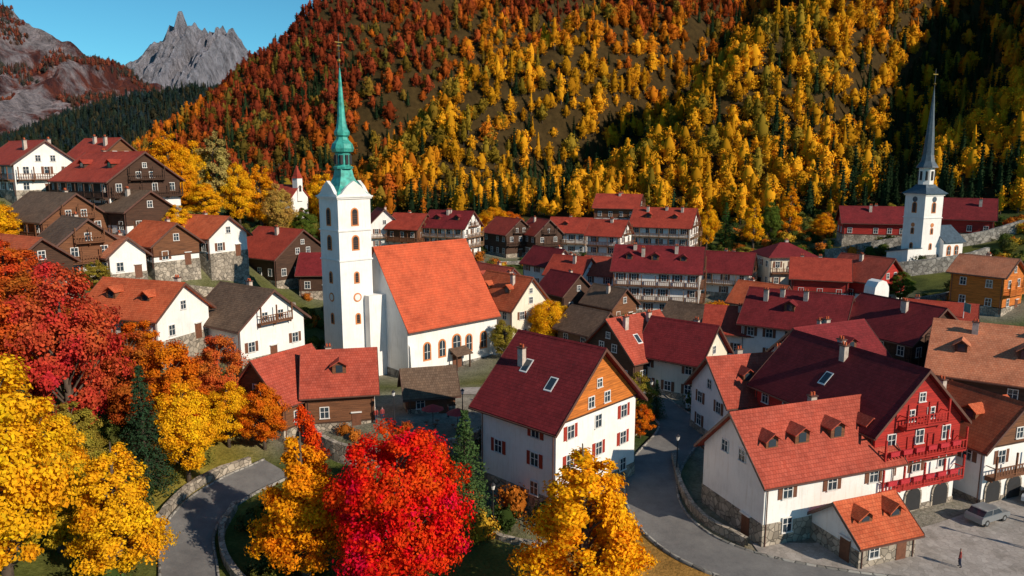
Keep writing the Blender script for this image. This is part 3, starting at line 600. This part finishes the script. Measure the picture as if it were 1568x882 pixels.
hill_o=ridge_mesh('wooded_hill',[(-1000,20),(-760,52),(-721,64),(-679,88),(-617,116),(-577,130),(-497,140),(-448,140),(-300,110),(-100,90)],1150,380,300,'dark_forest_slope',16,90,zb=10)

# ------------------------------------------------------------------ trees
def leafy(name,bark,centers,sizes,mat,aspect=.6,seed=0,outw=None,up=.2,core=None):
    rg=np.random.default_rng(seed); N=len(centers); c=np.asarray(centers)
    nrm=rg.normal(size=(N,3)); nrm/=np.linalg.norm(nrm,axis=1)[:,None]
    if outw is not None: nrm=nrm*.75+outw
    nrm[:,2]+=up; nrm/=np.linalg.norm(nrm,axis=1)[:,None]+1e-9
    a=rg.normal(size=(N,3)); a-=nrm*(a*nrm).sum(1)[:,None]; a/=np.linalg.norm(a,axis=1)[:,None]; b=np.cross(nrm,a)
    s=np.asarray(sizes)[:,None]*.5
    V=np.stack([c-a*s,c-b*s*aspect,c+a*s,c+b*s*aspect],1).reshape(-1,3)
    nb=len(bark.v); allv=np.r_[np.array(bark.v,float).reshape(-1,3),V]
    me=bpy.data.meshes.new(name)
    F=[list(f) for f in bark.f]; lf=(np.arange(N*4)+nb).reshape(-1,4)
    loops=np.r_[np.array([i for f in F for i in f],int),lf.ravel()].astype(np.int32)
    cnt=np.r_[np.array([len(f) for f in F],int),np.full(N,4)]; st=np.r_[0,np.cumsum(cnt)[:-1]].astype(np.int32)
    me.vertices.add(len(allv)); me.vertices.foreach_set('co',allv.ravel()); me.loops.add(len(loops)); me.loops.foreach_set('vertex_index',loops)
    me.polygons.add(len(cnt)); me.polygons.foreach_set('loop_start',st)
    me.materials.append(M['bark']); me.materials.append(M[mat])
    bm_=np.array([0 if bark.ms[k]=='bark' else 1 for k in bark.m]); me.polygons.foreach_set('material_index',np.r_[bm_,np.ones(N)].astype(np.int32))
    me.update(calc_edges=True); me.validate()
    at=me.attributes.new('leafrnd','FLOAT','FACE'); at.data.foreach_set('value',np.r_[np.full(len(F),.1),rg.random(N)].astype(np.float32))
    return me
def prof(t,shape):
    if shape=='oval': return np.sin(np.pi*np.clip(t,0.02,.98)**.75)**.6
    if shape=='round': return np.sqrt(np.clip(1-(2*t-.9)**2/1.25,0.02,1))
    if shape=='cone': return np.clip((1-t)**.75*np.clip(t*6+.35,0,1),.04,1)
    if shape=='column': return np.sin(np.pi*np.clip(t,.03,.97)**.6)**.45
def decid(name,h,r,seed,nc,per,leaf,shape='oval',mat='leaves',zb=.16,cr=.26,limbs=True,core=0):
    rg=np.random.default_rng(seed); T=[]
    while len(T)<nc:
        t=rg.random(); 
        if rg.random()<prof(t,shape)**1.5: T.append(t)
    T=np.array(T); R=r*prof(T,shape)*(.35+.65*np.sqrt(rg.random(nc)))*rg.uniform(.8,1.12,nc); an=rg.random(nc)*2*np.pi
    z=h*(zb+(1-zb)*T*.96); C=np.c_[R*np.cos(an),R*np.sin(an),z]
    rc=r*cr*rg.uniform(.6,1.25,nc)*(.55+.45*prof(T,shape))
    d=rg.normal(size=(nc,per,3)); d/=np.linalg.norm(d,axis=2)[:,:,None]; rad=rg.random((nc,per,1))**.4
    L=C[:,None,:]+d*rad*rc[:,None,None]*np.array([1,1,.75]); 
    ax=C-np.array([0,0,1])*h*.52*np.ones((nc,1)); ax[:,2]*=.6; ax/=np.linalg.norm(ax,axis=1)[:,None]
    out=(d*.55+ax[:,None,:]*.65).reshape(-1,3); L=L.reshape(-1,3)
    L+=rg.normal(size=L.shape)*leaf*.4
    sz=leaf*rg.uniform(.6,1.3,len(L)); bk=MB(); tr=h*.018+.04
    bk.cyl((0,0,-1),(0,0,h*.45),tr*1.3,tr*.7,'bark',6 if core else 8); bk.cyl((0,0,h*.45),(r*.06,0,h*.9),tr*.7,.03,'bark',5)
    if core:
        pr=[(max(.02,r*core*float(prof(np.array(t),shape))*rg.uniform(.8,1.15)),h*(zb+.06+(1-zb)*t*.88)) for t in (0.03,.2,.4,.6,.8,.97)]
        bk.lathe(pr,7,mat)
    if limbs:
        for i in range(0,nc,3):
            z0=max(h*zb*.8,C[i,2]-R[i]*.8-h*.05); bk.cyl((0,0,z0),tuple(C[i]),tr*.32,.02,'bark',5,False)
    return leafy(name,bk,L,sz,mat,.7,seed,out)
def spruce(name,h,r,seed,lev,nb,per,leaf,mat='leaves',core=0):
    rg=np.random.default_rng(seed); bk=MB(); bk.cyl((0,0,-1),(0,0,h*.97),h*.018+.03,.02,'bark',6); P=[];O=[]
    if core: bk.lathe([(r*core,h*.1),(r*core*.55,h*.5),(.02,h*.93)],7,mat)
    for l in range(lev):
        t=(l+rg.uniform(-.3,.3))/lev; z=h*(.07+.92*t); R=r*(1-t)**.85*rg.uniform(.8,1.1)+.08; n=max(4,int(nb*(1-t*.6)))
        for k in range(n):
            a=2*np.pi*(k+rg.random()*.8)/n; rr=R*rg.uniform(.75,1.1); u=rg.random(per)**.7; wd=.16*rr*(1-u)+.05
            s=rg.normal(size=per)*wd; droop=-.32*rr*u**1.3+.12*rr*u**3
            P.append(np.c_[np.cos(a)*rr*u-np.sin(a)*s,np.sin(a)*rr*u+np.cos(a)*s,z+droop+rg.normal(size=per)*.05-np.abs(rg.normal(size=per))*.07*rr])
            O.append(np.tile([np.cos(a)*.5,np.sin(a)*.5,.4],(per,1)))
            if l%2==0 and not core: bk.cyl((0,0,z),(np.cos(a)*rr*.8,np.sin(a)*rr*.8,z-.2*rr),.03,.01,'bark',3,False)
    P=np.concatenate(P); return leafy(name,bk,P,leaf*rg.uniform(.7,1.3,len(P)),mat,.4,seed,np.concatenate(O))
PROT={}
PROT['oval']=[decid('oval%d'%i,12,3.4,20+i,105,250,.23,'oval') for i in range(4)]
PROT['round']=[decid('round%d'%i,12,4.6,40+i,170,240,.24,'round') for i in range(2)]
PROT['cone']=[decid('cone%d'%i,12,3.0,60+i,120,230,.21,'cone') for i in range(3)]
PROT['tall']=[decid('tall%d'%i,12,2.5,80+i,80,220,.24,'column') for i in range(2)]
PROT['spruce']=[spruce('spruce%d'%i,12,3.0,90+i,30,15,26,.26) for i in range(2)]
PROT['bush']=[decid('bush%d'%i,3,2.2,120+i,40,90,.22,'round',zb=.05,cr=.35) for i in range(2)]
YEL=(.84,.44,.014,1); GOLD=(.78,.33,.012,1); ORG=(.68,.17,.012,1); RED=(.78,.024,.010,1); PINK=(.56,.065,.035,1); RUST=(.46,.10,.02,1); DG=(.035,.075,.035,1); GRN=(.12,.16,.025,1); OLV=(.34,.26,.04,1); OY=(.84,.32,.01,1)
def tree(name,kind,x,y,h,r,col,base={'oval':3.4,'round':4.6,'cone':3.0,'tall':2.5,'spruce':3.0,'bush':2.2}):
    me=random.choice(PROT[kind]); o=bpy.data.objects.new(name,me); COL.objects.link(o); o.location=(x,y,H1(x,y)-.1)
    hh=3. if kind=='bush' else 12.; sr=r/base[kind]; o.scale=(sr,sr*random.uniform(.9,1.1),h/hh); o.rotation_euler=(0,0,random.uniform(0,6.28)); o.color=col; return o
T=[('maple_tree','oval',-45.5,73,21.5,4.8,PINK),('golden_birch_tree','oval',-37,50,19.5,5.2,YEL),('golden_birch_tree','cone',-31.0,54,13.6,3.7,YEL),
('spruce_tree','spruce',-36.3,69.5,13.6,3.3,DG),('beech_tree','oval',-42,79,12.5,3.8,RUST),('beech_tree','oval',-37.5,78,13,3.6,ORG),('birch_tree','oval',-33.6,72.5,11.5,3.0,YEL),
('maple_tree','oval',-35.2,86,11,3.2,(.62,.13,.03,1)),('birch_tree','oval',-32.4,80.5,8.2,2.8,YEL),('beech_tree','oval',-28.5,81,8.6,2.6,ORG),('golden_larch_tree','cone',-17.2,57,15.0,4.3,OY),('red_maple_tree','cone',-18.2,62,15.0,2.8,(.74,.07,.01,1)),
('red_maple_tree','round',-8.8,55,14.8,5.3,RED),('spruce_tree','spruce',-4.4,65.5,12.8,3.5,(.08,.14,.045,1)),('golden_larch_tree','cone',5.6,53,15.0,5.0,(.90,.43,.012,1)),('beech_tree','oval',-10.5,69,10.6,2.8,RUST),
('birch_tree','round',6.5,129,8,3.6,YEL),('birch_tree','oval',-1.2,121,7,2.4,OLV),('maple_tree','oval',-52,70,17,4.8,(.6,.1,.02,1)),('beech_tree','oval',-55,82,13,4.4,RUST),('birch_tree','oval',-41,61,11,3.8,YEL),('beech_tree','oval',-47,62,14,4.0,ORG),
('birch_tree','oval',-45,87,9,3.2,ORG),('beech_tree','oval',-53,88,8,3.4,RUST),('maple_tree','oval',-61,88,12,4.6,(.62,.09,.02,1)),('beech_tree','oval',-66,94,8,3.6,ORG),
('birch_tree','oval',-37.5,57,9,3.2,(.6,.42,.03,1)),('birch_tree','oval',-42.5,68,8.5,2.8,OLV),('spruce_tree','spruce',-46,66.5,11,2.8,DG),
('spruce_tree','spruce',18.8,92.5,5.5,1.6,(.05,.10,.03,1)),('beech_tree','oval',16.3,91,7,2,OLV),('beech_tree','oval',15.6,86,4.5,1.6,ORG),
('birch_tree','bush',38,146,4,3.6,YEL),('birch_tree','bush',42,149,4,4,GOLD),('birch_tree','bush',35,143,3,2.6,YEL),
('golden_poplar_tree','oval',-78,170,17,4.4,GOLD),('golden_poplar_tree','oval',-73,172,17,4,YEL),('poplar_tree','tall',-68,171,20,4.3,(.42,.32,.10,1)),('golden_poplar_tree','oval',-62.5,170,15.5,3.6,YEL),('golden_poplar_tree','tall',-58.5,173,16,3.4,GOLD),('poplar_tree','oval',-54,172,14,3.6,(.5,.3,.07,1)),
('golden_poplar_tree','oval',-66,160,9,3.6,YEL),('golden_poplar_tree','oval',-71,161,11,3.6,GOLD),('birch_tree','oval',-50,178,9,3.2,GRN),('birch_tree','oval',-43,182,12,3.6,GOLD),('birch_tree','oval',-46,196,17,4.5,GOLD),('birch_tree','oval',-52,205,16,5,YEL),
('birch_tree','oval',-84,120,9,3.6,YEL),('birch_tree','oval',-82,112,9,3.6,GOLD),('birch_tree','oval',-76,104,8,3,YEL),('birch_tree','oval',-62,109,5,2.2,OLV),('birch_tree','oval',-60.5,134,7,2.6,YEL),
('birch_tree','round',-6,248,12,5,GOLD),('birch_tree','round',-14,244,10,4.5,YEL),('birch_tree','round',-1,252,10,4.5,ORG),
('birch_tree','oval',80,150,7,2.6,GRN),('birch_tree','oval',52,188,6,3,GOLD),('birch_tree','oval',60,190,7,3,OLV),('birch_tree','oval',72,184,7,3,GRN),
('birch_tree','oval',57,216,14,3,YEL),('spruce_tree','spruce',63,218,14,3.2,(.06,.13,.03,1)),('birch_tree','tall',70,214,15,2.8,YEL),('birch_tree','oval',77,220,13,3,GRN),('birch_tree','tall',84,224,16,3.2,GOLD),
('spruce_tree','spruce',52,222,13,3,(.07,.12,.03,1)),('birch_tree','oval',90,214,8,3.2,GOLD),('birch_tree','oval',108,212,9,3.2,OLV),
]
for a in T: tree(*a)

def scatter(name,pts,sc,rot,idx,tint,col):
    me=bpy.data.meshes.new(name); me.vertices.add(len(pts)); me.vertices.foreach_set('co',np.asarray(pts,np.float32).ravel())
    def at(n,t,v,f='value'): a=me.attributes.new(n,t,'POINT'); a.data.foreach_set(f,v)
    at('sc','FLOAT_VECTOR',np.asarray(sc,np.float32).ravel(),'vector'); at('rot','FLOAT',np.asarray(rot,np.float32)); at('idx','INT',np.asarray(idx,np.int32)); at('tint','FLOAT_COLOR',np.c_[tint,np.ones(len(tint))].astype(np.float32).ravel(),'color')
    me.update(); o=bpy.data.objects.new(name,me); COL.objects.link(o)
    g=bpy.data.node_groups.new(name+'_nodes','GeometryNodeTree'); g.interface.new_socket('Geometry',in_out='INPUT',socket_type='NodeSocketGeometry'); g.interface.new_socket('Geometry',in_out='OUTPUT',socket_type='NodeSocketGeometry')
    N=g.nodes; gi=N.new('NodeGroupInput'); go=N.new('NodeGroupOutput'); ci=N.new('GeometryNodeCollectionInfo'); ci.inputs['Collection'].default_value=col; ci.inputs['Separate Children'].default_value=True; ci.inputs['Reset Children'].default_value=True
    ip=N.new('GeometryNodeInstanceOnPoints'); ip.inputs['Pick Instance'].default_value=True
    def na(n,t): a=N.new('GeometryNodeInputNamedAttribute'); a.data_type=t; a.inputs['Name'].default_value=n; return next(s for s in a.outputs if s.enabled and s.name=='Attribute')
    cx=N.new('ShaderNodeCombineXYZ'); g.links.new(na('rot','FLOAT'),cx.inputs[2]); g.links.new(gi.outputs[0],ip.inputs['Points']); g.links.new(ci.outputs[0],ip.inputs['Instance']); g.links.new(na('idx','INT'),ip.inputs['Instance Index'])
    g.links.new(cx.outputs[0],ip.inputs['Rotation']); g.links.new(na('sc','FLOAT_VECTOR'),ip.inputs['Scale']); g.links.new(ip.outputs[0],go.inputs[0])
    md=o.modifiers.new('instances','NODES'); md.node_group=g; return o
fc=bpy.data.collections.new('forest_tree_shapes')
def proto(nm,me): o=bpy.data.objects.new(nm,me); fc.objects.link(o)
for i in range(5): proto('a%02d_broadleaf'%i,decid('fb%d'%i,13,4.1,200+i,30,24,.72,['oval','round'][i%2],'forest_leaves',zb=.10,cr=.32,limbs=False,core=.58))
for i in range(3): proto('b%02d_larch'%i,decid('fl%d'%i,17,2.9,220+i,30,24,.62,['column','cone','column'][i],'forest_leaves',zb=.08,cr=.32,limbs=False,core=.58))
for i in range(3): proto('c%02d_spruce'%i,spruce('fs%d'%i,17,3.0,240+i,14,8,8,1.0,'forest_leaves',core=.5))
for i in range(2): proto('d%02d_shrub'%i,decid('fd%d'%i,3,2.0,260+i,26,30,.34,'round','forest_leaves',zb=.0,cr=.4,limbs=False,core=.6))
pts=[]
for (y0,y1,sp) in ((170,420,5.5),(420,700,6.1),(700,960,7.0)):
    gx,gy=np.meshgrid(np.arange(-460,620,sp),np.arange(y0,y1,sp)); gx=gx.ravel()+rng.uniform(-.5,.5,gx.size)*sp; gy=gy.ravel()+rng.uniform(-.5,.5,gy.size)*sp
    ok=(inside(gx,gy)>0+fbm(gx/25,gy/25,2,3)*30)&(np.abs(gx)<gy*.76+45); pts.append(np.c_[gx[ok],gy[ok]])
gx,gy=np.meshgrid(np.arange(-420,-60,7.5),np.arange(205,640,7.5)); gx=gx.ravel()+rng.uniform(-3,3,gx.size); gy=gy.ravel()+rng.uniform(-3,3,gy.size)
ok=(inside(gx,gy)<0)&(gx<-.30*gy)&(gx>-.85*gy-20)&(rng.random(gx.size)<.8); pts.append(np.c_[gx[ok],gy[ok]])
P=np.concatenate(pts); keep=np.ones(len(P),bool)
for h in HOUSES: keep&=np.hypot(P[:,0]-h[0],P[:,1]-h[1])>h[3]+5
keep&=(fbm(P[:,0]/30,P[:,1]/30,3,21)>-.30); P=P[keep]
z=Hf(P[:,0],P[:,1]); N=len(P); ins=inside(P[:,0],P[:,1])
nA=fbm(P[:,0]/110,P[:,1]/110,3,31)*2.4; nB=fbm(P[:,0]/30,P[:,1]/30,3,41)*2.4; nC=fbm(P[:,0]/45,P[:,1]/45,3,71)*2.4
rid=spur(P[:,0],P[:,1]); u=rng.random(N)
left_shade=np.clip((-P[:,0]-.36*P[:,1])/60,0,1)*np.clip((640-P[:,1])/200,0,1)  # far-left forest: its shade is painted into the tree tints
conif=u< np.clip(.16-.62*rid*np.where(rid>0,.5,1)+.5*nB+.45*left_shade+.25*np.exp(-np.abs(ins)/40),.03,.92)
alt=np.clip((z-40)/150,0,1)-np.clip((P[:,0]-60)/260,0,.4)+np.clip((-P[:,0]-20)/250,0,.45)+nA*.55+rng.normal(size=N)*.15
pal=np.array([[.86,.39,.018],[.78,.27,.016],[.62,.15,.016],[.40,.075,.02],[.27,.045,.02]])
ti=np.clip(alt*4+.5,0,3.999); i0=ti.astype(int); fr=(ti-i0)[:,None]; tint=pal[i0]*(1-fr)+pal[np.minimum(i0+1,4)]*fr
olive=(rng.random(N)<np.clip(.20+.5*nC-.1*rid,.04,.75))&~conif; tint[olive]=tint[olive]*.28+np.array([.11,.12,.02])
tint[conif]=np.array([.028,.052,.022]); tint*=rng.uniform(.5,1.15,(N,1))*(1-.35*left_shade[:,None])*(.82+.2*np.clip(rid,-1,1)[:,None]*0+.08)
larch=rng.random(N)<.25
idx=np.where(conif,8+rng.integers(0,3,N),np.where(larch,5+rng.integers(0,3,N),rng.integers(0,5,N)))
s=rng.uniform(.5,1.12,N)*np.where(conif,.9,1)*np.where(P[:,1]>650,.9,1); sc=np.c_[s*rng.uniform(.85,1.2,N),s*rng.uniform(.85,1.2,N),s*rng.uniform(.8,1.15,N)]
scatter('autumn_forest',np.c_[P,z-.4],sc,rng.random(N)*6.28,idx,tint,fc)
def mtn_trees(name,ob,x0,x1,cnt,pal_,smin,smax,con,nthr):
    co_=np.empty(len(ob.data.vertices)*3); ob.data.vertices.foreach_get('co',co_); co_=co_.reshape(-1,3); ymax=co_[:,1].mean()+250
    ok=(co_[:,0]>x0)&(co_[:,0]<x1)&(co_[:,1]<ymax)&(fbm(co_[:,0]/60,co_[:,1]/60,4,61)>nthr)&(co_[:,2]>5); c=co_[ok]; c=c[rng.choice(len(c),min(cnt,len(c)),replace=False)]
    c[:,:2]+=rng.uniform(-3,3,(len(c),2)); n_=len(c); pl=np.array(pal_)[rng.integers(0,len(pal_),n_)]*rng.uniform(.6,1.2,(n_,1)); s=rng.uniform(smin,smax,n_)
    scatter(name,c-np.array([0,0,1.]),np.c_[s,s,s],rng.random(n_)*6.28,np.where(rng.random(n_)<con,8+rng.integers(0,3,n_),rng.integers(0,5,n_)),pl,fc)
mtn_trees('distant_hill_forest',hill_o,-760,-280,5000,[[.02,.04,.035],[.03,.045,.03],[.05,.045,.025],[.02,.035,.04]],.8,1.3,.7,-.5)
mtn_trees('mountain_autumn_trees',rock_o,-1120,-640,2600,[[.20,.05,.035],[.24,.07,.04],[.10,.055,.04],[.06,.06,.05]],.6,1.0,.3,.04)
gx=rng.uniform(-120,140,5200); gy=rng.uniform(48,285,5200); keep=(inside(gx,gy)<8)&(np.abs(gx)<gy*.8+12)
for h in HOUSES: keep&=np.hypot(gx-h[0],gy-h[1])>h[3]*1.0+1.2
for Rr,wd in ((R1,4),(R2,3.6),([(22,56.5),(42,60.5),(52,66),(66,80)],8),([(-36,118),(-32,98)],3.5),([(20,97),(-9,103)],3)):
    c=smooth(Rr,1.5)
    for p in c: keep&=np.hypot(gx-p[0],gy-p[1])>wd
keep&=~((np.hypot((gx+9)/13,(gy-93)/11)<1)); keep&=~((gx>19)&(gx<80)&(gy<75)); keep&=(fbm(gx/18,gy/18,3,51)>-.06)|(gy>200)
gx=gx[keep];gy=gy[keep];N=len(gx); zz=Hf(gx,gy)
pl=np.array([[.05,.08,.02],[.08,.10,.02],[.16,.15,.03],[.55,.32,.03],[.5,.15,.02],[.06,.07,.025]]); tint=pl[rng.integers(0,6,N)]*rng.uniform(.6,1.2,(N,1))
s=rng.uniform(.3,1.0,N); scatter('shrub_foliage',np.c_[gx,gy,zz-.2],np.c_[s,s,s*rng.uniform(.7,1.2,N)],rng.random(N)*6.28,11+rng.integers(0,2,N),tint,fc)

# ------------------------------------------------------------------ cars, people, street furniture
def car(x,y,yaw,mat):
    e=empty('parked_car',x,y,H1(x,y)+.14,yaw); mb=MB()
    w=.86
    mb.prism([(-2.1,.35),(2.1,.35),(2.15,.65),(2.0,.85),(1.1,.95),(-1.9,.98),(-2.1,.8)],'y',-w,w,mat)
    mb.prism([(-1.85,.97),(1.05,.95),(.45,1.42),(-1.35,1.45)],'y',-w+.1,w-.1,'window_glass'); mb.prism([(-1.4,1.44),(.5,1.41),(.4,1.48),(-1.3,1.5)],'y',-w+.1,w-.1,mat)
    mb.box(-.5,-.4,-w+.08,w-.08,.97,1.44,mat)
    mb.obj('body',e)
    mb=MB()
    for xx in(-1.3,1.3):
        for sg in(-1,1): mb.cyl((xx,sg*(w-.2),.32),(xx,sg*(w+.02),.32),.32,.32,'rubber',14); mb.cyl((xx,sg*(w+.02),.32),(xx,sg*(w+.03),.32),.18,.18,'car_grey',10)
    mb.box(2.1,2.17,-.7,-.4,.6,.75,'frame_white'); mb.box(2.1,2.17,.4,.7,.6,.75,'frame_white'); mb.obj('wheels',e)
for a in ((45.5,66.2,25,'car_grey'),(53,70,40,'car_white'),(57,74.5,40,'car_blue'),(60,69,120,'car_grey'),(24.5,97,80,'car_white')): car(*a)
m,nt,b,o=newmat('person_clothes'); v=objc(nt); sx=nt.nodes.new('ShaderNodeSeparateXYZ'); nt.links.new(v,sx.inputs[0]); mr=nt.nodes.new('ShaderNodeMapRange'); mr.inputs[2].default_value=1.8; nt.links.new(sx.outputs[2],mr.inputs[0])
r=ramp(nt,[(0,(.03,.02,.02)),(.06,(.03,.04,.08)),(.5,(.35,.05,.04)),(.82,(.5,.3,.22)),(.93,(.06,.03,.02))]); r.color_ramp.interpolation='CONSTANT'; nt.links.new(mr.outputs[0],r.inputs[0])
oi=nt.nodes.new('ShaderNodeObjectInfo'); nt.links.new(mix(nt,r.outputs[0],oi.outputs['Color'],.4,'MULTIPLY'),b.inputs['Base Color']); b.inputs['Roughness'].default_value=.9; M['person_clothes']=m
def person(x,y,yaw,col):
    J=[((0,0,.95),.15),((0,0,1.15),.14),((0,0,1.38),.17),((0,0,1.5),.07),((0,.01,1.6),.1),((0,.01,1.72),.09),
       ((.1,0,.88),.1),((.12,.06,.5),.075),((.12,.0,.08),.05),((.12,.16,.04),.045),((-.1,0,.88),.1),((-.12,-.03,.5),.075),((-.12,-.14,.1),.05),((-.12,.02,.04),.045),
       ((.2,0,1.4),.06),((.25,-.03,1.13),.045),((.24,.06,.9),.035),((.24,.1,.8),.035),((-.2,0,1.4),.06),((-.25,.03,1.13),.045),((-.25,.12,.92),.035),((-.25,.16,.83),.035)]
    E=[(0,1),(1,2),(2,3),(3,4),(4,5),(0,6),(6,7),(7,8),(8,9),(0,10),(10,11),(11,12),(12,13),(2,14),(14,15),(15,16),(16,17),(2,18),(18,19),(19,20),(20,21)]
    me=bpy.data.meshes.new('person'); me.from_pydata([j[0] for j in J],E,[]); ob=bpy.data.objects.new('person',me); COL.objects.link(ob); ob.location=(x,y,H1(x,y)+.12); ob.rotation_euler=(0,0,math.radians(yaw))
    ob.modifiers.new('skin','SKIN')
    for i,j in enumerate(J): me.skin_vertices[0].data[i].radius=(j[1],j[1]*.8)
    me.skin_vertices[0].data[0].use_root=True
    ob.modifiers.new('sub','SUBSURF').levels=1; me.materials.append(M['person_clothes']); ob.color=(*col,1)
for a in ((-16.5,86,30,(1,1,1)),(-15.8,86.3,200,(.3,.4,1)),(-8,88.5,90,(1,.8,.3)),(-5,91,0,(.4,1,.6)),(-3.5,97,50,(1,1,1)),(46,61,10,(1,.5,.5)),(50,65,120,(.4,.5,1)),(51,65.4,300,(1,1,1)),(38,58,60,(.5,.5,.5)),(54,68,0,(1,.6,.3))): person(*a)
def lamp(x,y):
    e=empty('street_lamp',x,y,H1(x,y),0); mb=MB(); mb.cyl((0,0,-.3),(0,0,4),.09,.05,'iron',8); mb.cyl((0,0,0),(0,0,.6),.14,.12,'iron',8); mb.cyl((0,0,4),(0,0,4.45),.12,.22,'frame_white',6); mb.cyl((0,0,4.45),(0,0,4.7),.28,.03,'iron',6); mb.obj('post',e)
for a in ((-1.8,66),(17.9,76),(-14,84),(-6,86),(47,60),(18.4,94)): lamp(*a)
e=empty('flagpole',71,114,H1(71,114),0); mb=MB(); mb.cyl((0,0,-.5),(0,0,8.5),.09,.05,'frame_white',8); mb.box(0,.04,-.02,-1.6,6.8,8.2,'copper_green'); mb.obj('pole',e)
def umbrella(x,y):
    e=empty('cafe_umbrella',x,y,H1(x,y),random.uniform(0,90)); mb=MB(); mb.cyl((0,0,0),(0,0,2.5),.04,.04,'wood_dark',6); mb.lathe([(1.4,2.1),(.7,2.4),(.05,2.7)],8,'awning_red'); mb.cyl((0,0,0),(0,0,.12),.35,.3,'grey_stone',10)
    for i in range(3):
        a=i*2.1; mb.box(.8*math.cos(a)-.2,.8*math.cos(a)+.2,.8*math.sin(a)-.2,.8*math.sin(a)+.2,.4,.46,'wood_brown')
        mb.cyl((.8*math.cos(a),.8*math.sin(a),0),(.8*math.cos(a),.8*math.sin(a),.4),.03,.03,'iron',5)
    mb.obj('canopy',e)
for a in ((56.5,79),(59,82),(54,75.5),(-6.5,84.5),(-9.5,85)): umbrella(*a)

# ------------------------------------------------------------------ light, sky, camera
w=bpy.data.worlds.new('World'); S.world=w; w.use_nodes=True; nt=w.node_tree; bg=nt.nodes['Background']; sk=nt.nodes.new('ShaderNodeTexSky'); sk.sky_type='NISHITA'; sk.sun_disc=False
az=math.atan2(.78,-.62); el=math.radians(29)
sk.sun_elevation=el; sk.sun_rotation=az; sk.air_density=1.0; sk.dust_density=.1; sk.ozone_density=2.0; sk.altitude=1200
nt.links.new(mix(nt,sk.outputs[0],(.42,.98,1.04),1.,'MULTIPLY'),bg.inputs[0]); bg.inputs[1].default_value=.10
sl=bpy.data.lights.new('sun','SUN'); sl.energy=5.0; sl.angle=math.radians(.5); sl.color=(1,.87,.70); so=bpy.data.objects.new('sun',sl); COL.objects.link(so)
d=Vector((math.sin(az)*math.cos(el),math.cos(az)*math.cos(el),math.sin(el))); so.rotation_euler=d.to_track_quat('Z','Y').to_euler(); so.location=(60,-60,120)
cam=bpy.data.cameras.new('camera'); co=bpy.data.objects.new('camera',cam); COL.objects.link(co); co.location=(0,0,35); co.rotation_euler=(math.radians(80.4),0,0); cam.lens=26; cam.sensor_width=36; cam.clip_end=20000; cam.clip_start=.5
S.camera=co
S.view_settings.view_transform='Standard'; S.view_settings.look='None'; S.view_settings.exposure=0
